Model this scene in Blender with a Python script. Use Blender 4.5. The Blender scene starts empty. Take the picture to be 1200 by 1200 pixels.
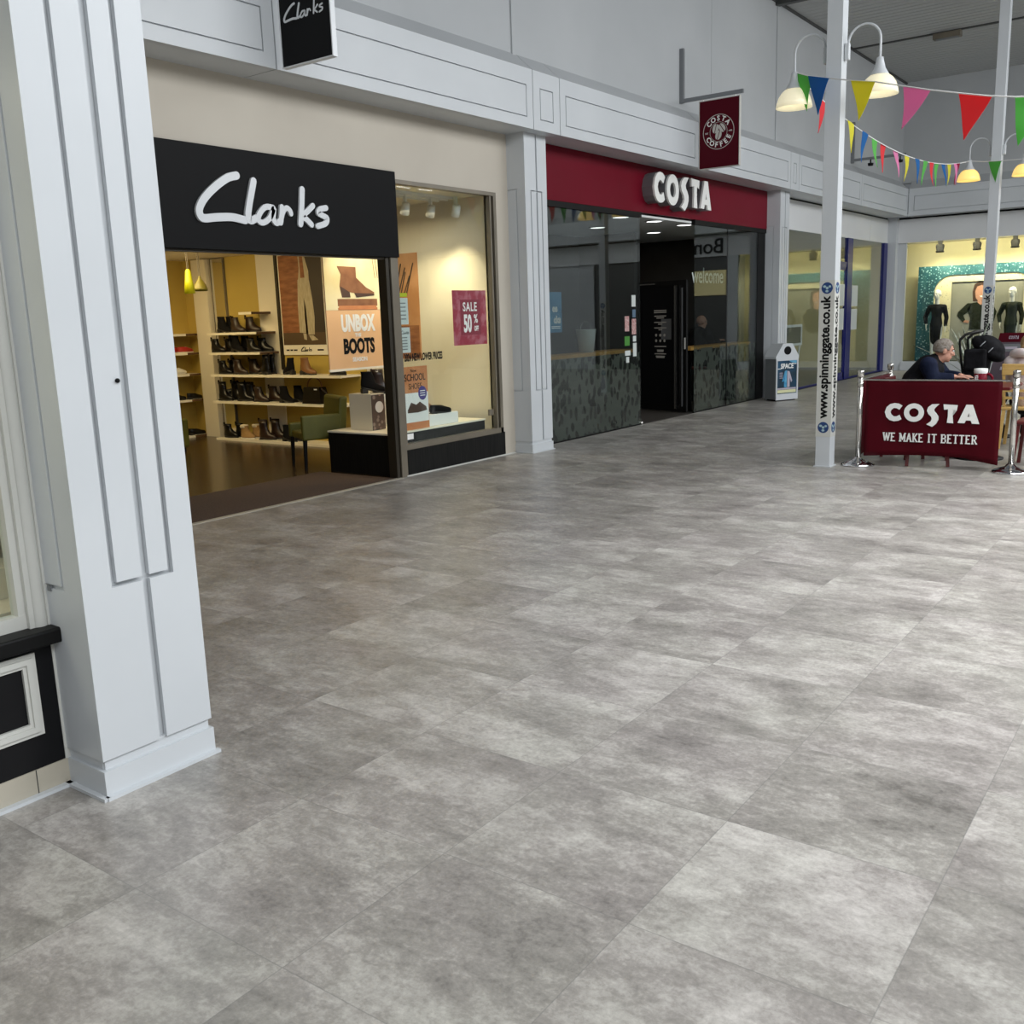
import bpy, bmesh, math, random
from math import sin, cos, pi, radians
from mathutils import Vector, Matrix

# ---------------------------------------------------------------- camera, world, light, exposure
SC = bpy.context.scene
COL = SC.collection
PITCH, YAW, ROLL = radians(11.28566), radians(36.45992), radians(-1.949926)
def camera_axes():
    fw = Vector((cos(YAW)*cos(PITCH), sin(YAW)*cos(PITCH), -sin(PITCH)))
    rt = Vector((sin(YAW), -cos(YAW), 0))
    up = rt.cross(fw)
    c, s = cos(ROLL), sin(ROLL)
    return c*rt + s*up, -s*rt + c*up, fw
R_, U_, F_ = camera_axes()
cam_data = bpy.data.cameras.new('camera')
cam = bpy.data.objects.new('camera', cam_data); COL.objects.link(cam)
cam_data.sensor_width = 36; cam_data.lens = 36*1139.1/1200
cam_data.clip_start = 0.05; cam_data.clip_end = 200
cam.matrix_world = Matrix(((R_.x, U_.x, -F_.x, 0), (R_.y, U_.y, -F_.y, 0), (R_.z, U_.z, -F_.z, 1.6), (0, 0, 0, 1)))
SC.camera = cam

world = bpy.data.worlds.new('sky'); SC.world = world; world.use_nodes = True
bg = world.node_tree.nodes['Background']
bg.inputs[0].default_value = (0.86, 0.93, 1.0, 1); bg.inputs[1].default_value = 0.12
SC.view_settings.view_transform = 'Standard'; SC.view_settings.look = 'None'
SC.view_settings.exposure = 0.0; SC.view_settings.gamma = 1.0
SC.view_settings.use_curve_mapping = False
SC.cycles.use_denoising = True
SC.cycles.max_bounces = 10; SC.cycles.transparent_max_bounces = 16
SC.cycles.sample_clamp_indirect = 6.0

def area(name, loc, sx, sy, power, color=(1, 1, 1), rot=(0, 0, 0), spread=None):
    l = bpy.data.lights.new(name, 'AREA'); l.shape = 'RECTANGLE'; l.size = sx; l.size_y = sy
    l.energy = power; l.color = color
    if spread: l.spread = spread
    o = bpy.data.objects.new(name, l); COL.objects.link(o); o.location = loc; o.rotation_euler = rot
    return o
def spot(name, loc, target, power, color, angle=60, blend=.6, radius=.04):
    l = bpy.data.lights.new(name, 'SPOT'); l.energy = power; l.color = color
    l.spot_size = radians(angle); l.spot_blend = blend; l.shadow_soft_size = radius
    o = bpy.data.objects.new(name, l); COL.objects.link(o); o.location = loc
    d = Vector(target)-Vector(loc); o.rotation_euler = d.to_track_quat('-Z', 'Y').to_euler()
    return o
WARM = (1.0, 0.80, 0.46)
# daylight through the glazed roof over the mall, plus an added floor fill
area('roof_daylight_and_fill', (3.5, -4.8, 6.4), 18, 4.0, 1450, (0.94, 0.97, 1.0), rot=(radians(32), 0, 0))
area('roof_daylight_and_fill', (17.8, -4.2, 6.4), 11, 4.0, 1150, (0.95, 0.98, 1.0), rot=(radians(30), 0, 0))
area('roof_daylight_and_fill', (6.8, -0.3, 6.9), 5.5, 2.4, 200, (0.96, 0.98, 1.0), spread=radians(75))  # added fill with a narrow spread, brightens the mid-right floor
# shop lighting
area('shop_ceiling_and_fill_light', (7.2, 10.6, 2.5), .8, 3.2, 38, (1.0, 0.79, 0.42), rot=(0, radians(-48), 0), spread=radians(130))
area('shop_ceiling_and_fill_light', (7.4, 11.2, 2.5), 2.6, .6, 14, (1.0, 0.77, 0.40), rot=(radians(50), 0, 0), spread=radians(130))
area('shop_ceiling_and_fill_light', (6.0, 10.6, 2.55), 3.0, 3.0, 11, (1.0, 0.77, 0.40), spread=radians(100))
area('shop_ceiling_and_fill_light', (8.2, 7.9, 2.8), 1.4, 1.1, 9, (1.0, 0.83, 0.55))
area('shop_ceiling_and_fill_light', (13.6, 9.6, 2.9), 5.5, 3.0, 22, (1.0, 0.86, 0.66))
area('shop_ceiling_and_fill_light', (21.5, 8.8, 2.9), 5.0, 1.5, 4, (1.0, 0.9, 0.7))
area('shop_ceiling_and_fill_light', (25.52, 4.8, 3.02), .3, 3.4, 48, (1.0, 0.88, 0.56), rot=(0, radians(-62), 0))  # added fill behind the glass, brightens the far window display
area('shop_ceiling_and_fill_light', (-0.6, 4.2, 2.6), 3.6, 0.9, 30, (1.0, 0.9, 0.68))

# ---------------------------------------------------------------- materials
def mat(name, color, rough=.5, metal=0.0, spec=None, emis=None, estr=0.0, coat=0.0):
    m = bpy.data.materials.new(name); m.use_nodes = True
    b = m.node_tree.nodes['Principled BSDF']
    b.inputs['Base Color'].default_value = (*color, 1); b.inputs['Roughness'].default_value = rough
    b.inputs['Metallic'].default_value = metal
    if spec is not None: b.inputs['Specular IOR Level'].default_value = spec
    if coat: b.inputs['Coat Weight'].default_value = coat
    if emis: b.inputs['Emission Color'].default_value = (*emis, 1); b.inputs['Emission Strength'].default_value = estr
    return m
def nodes(m): return m.node_tree.nodes, m.node_tree.links, m.node_tree.nodes['Principled BSDF']
def noisy(name, c0, c1, scale, rough=.5, detail=4, bump=0.0, stretch=(1, 1, 1), lo=.35, hi=.65, **k):
    "procedural mottled material between two colours"
    m = mat(name, c0, rough, **k); N, L, b = nodes(m)
    tc = N.new('ShaderNodeTexCoord'); mp = N.new('ShaderNodeMapping'); mp.inputs['Scale'].default_value = stretch
    nz = N.new('ShaderNodeTexNoise'); nz.inputs['Scale'].default_value = scale; nz.inputs['Detail'].default_value = detail
    cr = N.new('ShaderNodeValToRGB'); e = cr.color_ramp.elements
    e[0].position = lo; e[0].color = (*c0, 1); e[1].position = hi; e[1].color = (*c1, 1)
    L.new(tc.outputs['Object'], mp.inputs[0]); L.new(mp.outputs[0], nz.inputs['Vector'])
    L.new(nz.outputs['Fac'], cr.inputs[0]); L.new(cr.outputs[0], b.inputs['Base Color'])
    if bump:
        bp = N.new('ShaderNodeBump'); bp.inputs['Strength'].default_value = bump; bp.inputs['Distance'].default_value = .01
        L.new(nz.outputs['Fac'], bp.inputs['Height']); L.new(bp.outputs[0], b.inputs['Normal'])
    return m
def glassy(name, tint=(.93, .96, .95), r0=.05, boost=.95):
    "window glass: clear, mirror-like towards grazing angles"
    m = bpy.data.materials.new(name); m.use_nodes = True; nt = m.node_tree; N, L = nt.nodes, nt.links
    N.remove(N['Principled BSDF']); out = N['Material Output']
    tr = N.new('ShaderNodeBsdfTransparent'); tr.inputs[0].default_value = (*tint, 1)
    gl = N.new('ShaderNodeBsdfGlossy'); gl.inputs['Roughness'].default_value = 0.0; gl.inputs[0].default_value = (.95, .97, .97, 1)
    lw = N.new('ShaderNodeLayerWeight'); lw.inputs[0].default_value = .5
    p = N.new('ShaderNodeMath'); p.operation = 'POWER'; p.inputs[1].default_value = 5
    q = N.new('ShaderNodeMath'); q.operation = 'MULTIPLY_ADD'; q.inputs[1].default_value = boost; q.inputs[2].default_value = r0
    mx = N.new('ShaderNodeMixShader')
    L.new(lw.outputs['Facing'], p.inputs[0]); L.new(p.outputs[0], q.inputs[0]); L.new(q.outputs[0], mx.inputs[0])
    L.new(tr.outputs[0], mx.inputs[1]); L.new(gl.outputs[0], mx.inputs[2]); L.new(mx.outputs[0], out.inputs[0])
    return m
def fabric_thin(name, color, trans=.45):
    "thin translucent cloth"
    m = mat(name, color, .8); N, L, b = nodes(m); out = N['Material Output']
    t = N.new('ShaderNodeBsdfTranslucent'); t.inputs[0].default_value = (*color, 1)
    mx = N.new('ShaderNodeMixShader'); mx.inputs[0].default_value = trans
    L.new(b.outputs[0], mx.inputs[1]); L.new(t.outputs[0], mx.inputs[2]); L.new(mx.outputs[0], out.inputs[0])
    return m

M = {}
M['white'] = noisy('white_gloss_paint', (.535, .56, .58), (.57, .595, .615), 1.2, .38)
M['white_dull'] = noisy('off_white_paint', (.54, .54, .50), (.58, .58, .54), 1.5, .42)
M['grey_wall'] = noisy('grey_painted_board', (.39, .405, .415), (.43, .445, .455), .6, .6)
M['cream'] = noisy('cream_render', (.48, .435, .365), (.52, .475, .40), .9, .6)
M['ochre'] = noisy('ochre_wall_panel', (.455, .325, .062), (.515, .375, .088), .8, .55)
M['warm_white'] = noisy('warm_white_paint', (.70, .64, .50), (.74, .68, .55), 1.0, .55)
M['black_sign'] = mat('matt_black_sign', (.006, .006, .0065), .5, spec=.1)
M['letter_white'] = mat('white_acrylic_letters', (.66, .68, .70), .3)
M['brown_metal'] = noisy('bronze_anodised_frame', (.15, .13, .098), (.185, .16, .12), 3, .4, metal=.25)
M['dark_brown_metal'] = mat('dark_bronze_frame', (.03, .024, .015), .4, .3)
M['black_wood'] = noisy('black_stained_wood', (.004, .004, .004), (.010, .010, .009), 6, .5, spec=.15, stretch=(14, 14, .6))
M['black_gloss'] = mat('black_gloss_paint', (.006, .006, .007), .3, spec=.2)
M['black_satin'] = mat('black_satin', (.006, .006, .006), .5, spec=.15)
M['dark_grey'] = mat('dark_grey_laminate', (.045, .047, .045), .45)
M['shelf'] = noisy('pale_shelf_laminate', (.80, .74, .58), (.86, .80, .65), 2, .4)
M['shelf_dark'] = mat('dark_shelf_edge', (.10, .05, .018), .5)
M['glass'] = glassy('window_glass', r0=.022)
M['glass_dark'] = glassy('tinted_window_glass', (.70, .74, .73), .06, 1.0)
M['steel'] = mat('brushed_steel', (.62, .60, .56), .22, 1.0)
M['chrome'] = mat('chrome', (.75, .75, .76), .08, 1.0)
M['grey_metal'] = mat('grey_painted_metal', (.22, .23, .24), .4, .5)
M['costa'] = noisy('dark_red_sign_panel', (.125, .0035, .012), (.15, .005, .016), .5, .35, spec=.08)
M['costa_pvc'] = noisy('dark_red_banner_pvc', (.05, .001, .004), (.066, .0015, .006), 2.5, .5, spec=.1, bump=.12)
M['sign_red'] = mat('deep_red_sign', (.07, .002, .008), .5, spec=.1)
M['soft_white'] = mat('soft_white_print', (.80, .80, .77), .5)
M['cream_print'] = mat('pale_print', (.52, .50, .46), .5)
M['wood_orange'] = noisy('orange_oak', (.50, .25, .05), (.60, .32, .08), 4, .4, stretch=(1, 12, 1))
M['beech'] = noisy('yellow_beech', (.55, .34, .10), (.63, .41, .14), 5, .4, stretch=(1, 1, 8))
M['redwood'] = noisy('dark_red_stained_wood', (.085, .007, .007), (.12, .011, .010), 5, .35, stretch=(1, 1, 8))
M['blue_frame'] = mat('royal_blue_frame', (.006, .009, .13), .35)
M['green_leather'] = noisy('olive_green_upholstery', (.078, .076, .004), (.10, .10, .008), 4, .5, bump=.05)
M['lime'] = mat('lime_green_enamel', (.50, .52, .01), .35)
M['olive_glass'] = mat('olive_lampshade', (.22, .19, .03), .3)
M['mirror'] = mat('mirror', (.75, .74, .68), .03, 1.0)
M['skin'] = mat('skin', (.52, .27, .19), .5)
M['skin_pale'] = mat('mannequin_white', (.78, .76, .70), .4)
M['black_cloth'] = noisy('black_cloth', (.005, .005, .006), (.012, .012, .014), 14, .8, bump=.1, spec=.12)
M['navy_cloth'] = noisy('navy_cloth', (.005, .008, .022), (.010, .014, .034), 16, .8, bump=.1, spec=.12)
M['grey_hair'] = noisy('grey_brown_hair', (.13, .10, .075), (.27, .24, .21), 60, .8, bump=.3)
M['fair_hair'] = noisy('fair_hair', (.30, .17, .06), (.52, .36, .17), 40, .7, bump=.3)
M['dark_hair'] = noisy('dark_brown_hair', (.03, .014, .008), (.07, .03, .016), 40, .6)
M['fur'] = noisy('white_pink_padded_cloth', (.66, .52, .50), (.80, .72, .70), 9, .9, bump=.5)
M['black_outfit'] = noisy('black_display_outfit', (.003, .003, .004), (.008, .008, .011), 12, .7, spec=.1)
M['dress_green'] = noisy('dark_green_dress', (.008, .012, .007), (.025, .03, .018), 18, .7, spec=.1)
M['lamp_glass'] = mat('ribbed_lamp_glass', (.86, .80, .58), .25, emis=(1.0, .90, .62), estr=.42)
M['lamp_glass_lit'] = mat('lit_lamp_glass', (.9, .70, .25), .25, emis=(1.0, .66, .18), estr=.8)
M['led'] = mat('lit_led_panel', (1, 1, 1), .4, emis=(1, 1, .96), estr=3.0)
M['track_white'] = mat('white_spotlight_body', (.75, .75, .72), .35)
M['cord'] = mat('white_cord', (.80, .80, .78), .7)
M['terracotta'] = noisy('orange_poster_print', (.50, .17, .06), (.58, .24, .09), 5, .5)
M['leaf'] = noisy('variegated_leaf', (.06, .10, .05), (.50, .52, .42), 30, .5, stretch=(1, 1, .3))
M['screen_grey'] = noisy('purple_grey_board', (.09, .07, .085), (.115, .09, .105), 1.5, .4)
def floor_material():
    m = mat('grey_stone_effect_tile', (.3, .3, .3), .4, spec=1.0); N, L, b = nodes(m)
    def math_(op, a, v=None, w=None):
        n = N.new('ShaderNodeMath'); n.operation = op
        for i, q in enumerate((a, v, w)):
            if q is None: continue
            if isinstance(q, (int, float)): n.inputs[i].default_value = q
            else: L.new(q, n.inputs[i])
        return n.outputs[0]
    tc = N.new('ShaderNodeTexCoord'); sp = N.new('ShaderNodeSeparateXYZ'); L.new(tc.outputs['Object'], sp.inputs[0])
    u = math_('MULTIPLY_ADD', sp.outputs[0], 1/.641, -1.400/.641); v = math_('MULTIPLY_ADD', sp.outputs[1], 1/.641, -.527/.641)
    fu, fv = math_('FLOOR', u), math_('FLOOR', v)
    cell = N.new('ShaderNodeCombineXYZ'); L.new(fu, cell.inputs[0]); L.new(fv, cell.inputs[1])
    wn = N.new('ShaderNodeTexWhiteNoise'); wn.noise_dimensions = '2D'; L.new(cell.outputs[0], wn.inputs['Vector'])
    off = N.new('ShaderNodeVectorMath'); off.operation = 'SCALE'; off.inputs['Scale'].default_value = 40; L.new(wn.outputs['Color'], off.inputs[0])
    add = N.new('ShaderNodeVectorMath'); L.new(tc.outputs['Object'], add.inputs[0]); L.new(off.outputs[0], add.inputs[1])
    def noise(scale, detail, rough, vec, dist=0.0):
        n = N.new('ShaderNodeTexNoise'); n.inputs['Scale'].default_value = scale; n.inputs['Detail'].default_value = detail
        n.inputs['Roughness'].default_value = rough; n.inputs['Distortion'].default_value = dist; L.new(vec, n.inputs['Vector']); return n.outputs['Fac']
    st = N.new('ShaderNodeVectorMath'); st.operation = 'MULTIPLY'; st.inputs[1].default_value = (1.5, .8, 1); L.new(add.outputs[0], st.inputs[0])
    n1 = noise(2.7, 6, .62, st.outputs[0], .3); n2 = noise(17, 6, .72, st.outputs[0], .4); n3 = noise(60, 4, .7, add.outputs[0])
    s = math_('ADD', math_('MULTIPLY', n1, .47), math_('ADD', math_('MULTIPLY', n2, .32), math_('MULTIPLY', n3, .21)))
    s = math_('ADD', s, math_('MULTIPLY', math_('SUBTRACT', wn.outputs['Value'], .5), .055))
    cr = N.new('ShaderNodeValToRGB'); e = cr.color_ramp.elements
    e[0].position = .35; e[0].color = (.118, .111, .103, 1); e[1].position = .655; e[1].color = (.50, .49, .465, 1)
    k = e.new(.50); k.color = (.268, .256, .240, 1)
    L.new(s, cr.inputs[0])
    # warm / greenish patches
    n4 = noise(1.7, 3, .5, add.outputs[0]); mxw = N.new('ShaderNodeMix'); mxw.data_type = 'RGBA'; mxw.blend_type = 'MULTIPLY'
    ml = N.new('ShaderNodeValToRGB'); ml.color_ramp.elements[0].color = (1.0, .965, .95, 1); ml.color_ramp.elements[1].color = (1.0, .99, .945, 1)
    ml.color_ramp.elements[0].position = .35; ml.color_ramp.elements[1].position = .65
    L.new(n4, ml.inputs[0]); mxw.inputs[0].default_value = 1.0; L.new(cr.outputs[0], mxw.inputs[6]); L.new(ml.outputs[0], mxw.inputs[7])
    # joints between the tiles
    def edge(t):
        f = math_('FRACT', t); return math_('MINIMUM', f, math_('SUBTRACT', 1.0, f))
    gap = math_('LESS_THAN', math_('MINIMUM', edge(u), edge(v)), .0028)
    mx = N.new('ShaderNodeMix'); mx.data_type = 'RGBA'; L.new(math_('MULTIPLY', gap, .4), mx.inputs[0]); L.new(mxw.outputs[2], mx.inputs[6]); mx.inputs[7].default_value = (.12, .12, .115, 1)
    L.new(mx.outputs[2], b.inputs['Base Color'])
    L.new(math_('MULTIPLY_ADD', n1, .14, .29), b.inputs['Roughness'])
    bp = N.new('ShaderNodeBump'); bp.inputs['Strength'].default_value = .10; bp.inputs['Distance'].default_value = .004
    L.new(n3, bp.inputs['Height']); L.new(bp.outputs[0], b.inputs['Normal'])
    return m
M['floor'] = floor_material()
M['shop_floor'] = noisy('brown_vinyl_shop_floor', (.045, .027, .012), (.065, .040, .018), 1.3, .22, stretch=(1, 5, 1))
M['door_mat'] = noisy('brown_entrance_matting', (.05, .029, .017), (.085, .05, .032), 60, .9, bump=.3)
M['cafe_floor'] = mat('dark_cafe_floor', (.05, .045, .04), .4)
M['tile_buff'] = noisy('buff_plinth_tile', (.40, .37, .30), (.47, .43, .35), 3, .4)
M['cafe_wall'] = noisy('charcoal_cafe_wall', (.018, .017, .016), (.03, .028, .026), 1.5, .6)
M['cafe_ceiling'] = mat('grey_cafe_ceiling', (.68, .70, .69), .6)
M['header_grey'] = noisy('pale_grey_shop_header', (.68, .69, .70), (.72, .73, .74), .7, .5)
M['cream_yellow'] = noisy('pale_yellow_display_wall', (.70, .64, .40), (.76, .70, .47), 1.2, .6)

def corrugated():
    m = mat('ribbed_ceiling_sheet', (.47, .48, .48), .55); N, L, b = nodes(m)
    tc = N.new('ShaderNodeTexCoord'); wv = N.new('ShaderNodeTexWave'); wv.bands_direction = 'X'; wv.inputs['Scale'].default_value = 1.6
    L.new(tc.outputs['Object'], wv.inputs['Vector'])
    bp = N.new('ShaderNodeBump'); bp.inputs['Strength'].default_value = .7; bp.inputs['Distance'].default_value = .03
    L.new(wv.outputs['Fac'], bp.inputs['Height']); L.new(bp.outputs[0], b.inputs['Normal']); return m
M['ceiling'] = corrugated()

def bean_film():
    "frosted window film printed with clear bean shapes"
    m = bpy.data.materials.new('frosted_bean_film'); m.use_nodes = True; N, L = m.node_tree.nodes, m.node_tree.links
    b = N['Principled BSDF']; out = N['Material Output']; b.inputs['Roughness'].default_value = .55
    b.inputs['Base Color'].default_value = (.17, .172, .14, 1)
    tc = N.new('ShaderNodeTexCoord'); mp = N.new('ShaderNodeMapping'); mp.inputs['Rotation'].default_value = (0, .45, 0); mp.inputs['Scale'].default_value = (1.35, .02, .8)
    nz = N.new('ShaderNodeTexNoise'); nz.inputs['Scale'].default_value = 5; nz.inputs['Detail'].default_value = 1
    mixv = N.new('ShaderNodeVectorMath'); mixv.operation = 'MULTIPLY_ADD'; mixv.inputs[1].default_value = (.10, 0, .10)
    vo = N.new('ShaderNodeTexVoronoi'); vo.inputs['Scale'].default_value = 8.5; vo.feature = 'F1'
    L.new(tc.outputs['Object'], mp.inputs[0]); L.new(tc.outputs['Object'], nz.inputs['Vector'])
    L.new(nz.outputs['Color'], mixv.inputs[0]); L.new(mp.outputs[0], mixv.inputs[2]); L.new(mixv.outputs[0], vo.inputs['Vector'])
    lt = N.new('ShaderNodeMath'); lt.operation = 'LESS_THAN'; lt.inputs[1].default_value = .46; L.new(vo.outputs['Distance'], lt.inputs[0])
    inv = N.new('ShaderNodeMath'); inv.operation = 'SUBTRACT'; inv.inputs[0].default_value = 1.0; L.new(lt.outputs[0], inv.inputs[1])
    sc = N.new('ShaderNodeMath'); sc.operation = 'MULTIPLY_ADD'; sc.inputs[1].default_value = .80; sc.inputs[2].default_value = .04; L.new(inv.outputs[0], sc.inputs[0])
    tr = N.new('ShaderNodeBsdfTransparent'); mx = N.new('ShaderNodeMixShader')
    L.new(sc.outputs[0], mx.inputs[0]); L.new(tr.outputs[0], mx.inputs[1]); L.new(b.outputs[0], mx.inputs[2]); L.new(mx.outputs[0], out.inputs[0])
    return m
M['film'] = bean_film()

def speckled(name, base0, base1, spot, scale, thr, size=.5):
    m = noisy(name, base0, base1, 2.2, .5); N, L, b = nodes(m)
    src = b.inputs['Base Color'].links[0].from_socket
    tc = N.new('ShaderNodeTexCoord'); vo = N.new('ShaderNodeTexVoronoi'); vo.inputs['Scale'].default_value = scale
    L.new(tc.outputs['Object'], vo.inputs['Vector'])
    lt = N.new('ShaderNodeMath'); lt.operation = 'LESS_THAN'; lt.inputs[1].default_value = thr; L.new(vo.outputs['Distance'], lt.inputs[0])
    mx = N.new('ShaderNodeMix'); mx.data_type = 'RGBA'; L.new(lt.outputs[0], mx.inputs[0]); L.new(src, mx.inputs[6]); mx.inputs[7].default_value = (*spot, 1)
    L.new(mx.outputs[2], b.inputs['Base Color']); return m
M['teal_snow'] = speckled('teal_snowflake_board', (.006, .062, .085), (.026, .125, .155), (.30, .46, .50), 17, .27)
M['arch_cream'] = speckled('cream_arch_board', (.66, .60, .40), (.72, .66, .46), (.20, .24, .16), 14, .16)
M['photo_grey'] = noisy('grey_photo_backdrop', (.22, .22, .19), (.36, .35, .30), .8, .5)
M['sale_red'] = noisy('crimson_sale_print', (.36, .012, .04), (.50, .13, .17), 9, .4, lo=.46, hi=.60)
M['sale_dark'] = mat('dark_crimson_print', (.27, .006, .028), .4)
M['brick_photo'] = noisy('brick_wall_photo', (.20, .065, .02), (.34, .13, .045), 9, .5, stretch=(1, .5, 2.2))
M['floor_photo'] = mat('brown_floor_photo', (.085, .05, .022), .5)
M['dark_photo'] = mat('dark_photo', (.035, .022, .012), .5)
M['linen_photo'] = noisy('cream_trousers_photo', (.40, .33, .20), (.52, .45, .30), 14, .5, stretch=(3, 3, .6))
M['lit_yellow'] = mat('glowing_yellow_panel', (.7, .62, .30), .5, emis=(1, .85, .42), estr=.35)  # yellow panel with a faint even glow of its own
M['blue_poster'] = noisy('blue_cafe_poster', (.06, .23, .42), (.13, .36, .56), 4, .4)
M['space_dark'] = noisy('dark_space_poster', (.006, .018, .028), (.012, .07, .14), 3, .35)
M['space_blue'] = noisy('blue_figure_print', (.03, .22, .42), (.15, .42, .60), 9, .4)
M['pink_grey'] = mat('pink_grey_print', (.42, .38, .44), .4)
M['pale_yellow'] = mat('pale_yellow_print', (.62, .62, .36), .4)
M['peach'] = noisy('peach_poster_print', (.72, .42, .20), (.78, .49, .26), 1, .5)
M['pale_photo'] = noisy('pale_yellow_photo', (.74, .64, .34), (.80, .72, .46), 3, .5)
M['boot_photo'] = noisy('tan_boot_photo', (.19, .075, .03), (.27, .12, .05), 7, .5)
M['dark_boot_photo'] = mat('dark_heel_photo', (.07, .035, .022), .5)
M['orange_photo'] = noisy('sunset_orange_photo', (.45, .20, .07), (.62, .33, .16), 2, .5)
M['leather_black'] = mat('black_leather', (.006, .0055, .0055), .25, spec=.3)
M['suede_black'] = mat('black_suede', (.006, .0055, .006), .75, spec=.1)
M['leather_brown'] = noisy('dark_brown_leather', (.012, .006, .004), (.024, .010, .006), 8, .35)
M['leather_tan'] = noisy('tan_leather', (.16, .065, .016), (.22, .09, .025), 8, .45)
M['suede_sand'] = noisy('sand_suede', (.28, .16, .05), (.36, .21, .08), 12, .8)
M['canvas_red'] = mat('red_canvas', (.40, .02, .012), .6)
M['canvas_white'] = mat('white_leather', (.72, .70, .62), .4)
M['fleece'] = noisy('cream_fleece', (.60, .52, .36), (.72, .64, .46), 60, .95, bump=.6)
M['rubber'] = mat('black_rubber', (.012, .011, .010), .6)
M['rubber_white'] = mat('white_rubber', (.70, .67, .58), .6)
M['basket'] = speckled('woven_print', (.07, .05, .042), (.11, .08, .07), (.27, .22, .19), 16, .34)
M['blue_logo'] = mat('navy_blue_disc', (.012, .045, .16), .4)
M['logo_light'] = mat('pale_blue_print', (.36, .50, .52), .4)
M['sticker_green'] = mat('green_sticker', (.05, .22, .03), .4)
M['sticker_pink'] = noisy('red_and_white_sticker', (.36, .12, .12), (.58, .44, .42), 40, .4)
M['sticker_blue'] = mat('blue_round_sticker', (.09, .15, .22), .4)
M['sticker_white'] = mat('white_sticker', (.58, .62, .60), .4)
M['purple'] = mat('purple_sticker', (.06, .04, .22), .4)
FLAG = {k: fabric_thin(k+'_bunting_cloth', c) for k, c in dict(green=(.16, .60, .12), blue=(.015, .17, .48), red=(.85, .06, .07),
        yellow=(.82, .76, .06), pink=(.86, .30, .54), crimson=(.36, .01, .06)).items()}

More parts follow.
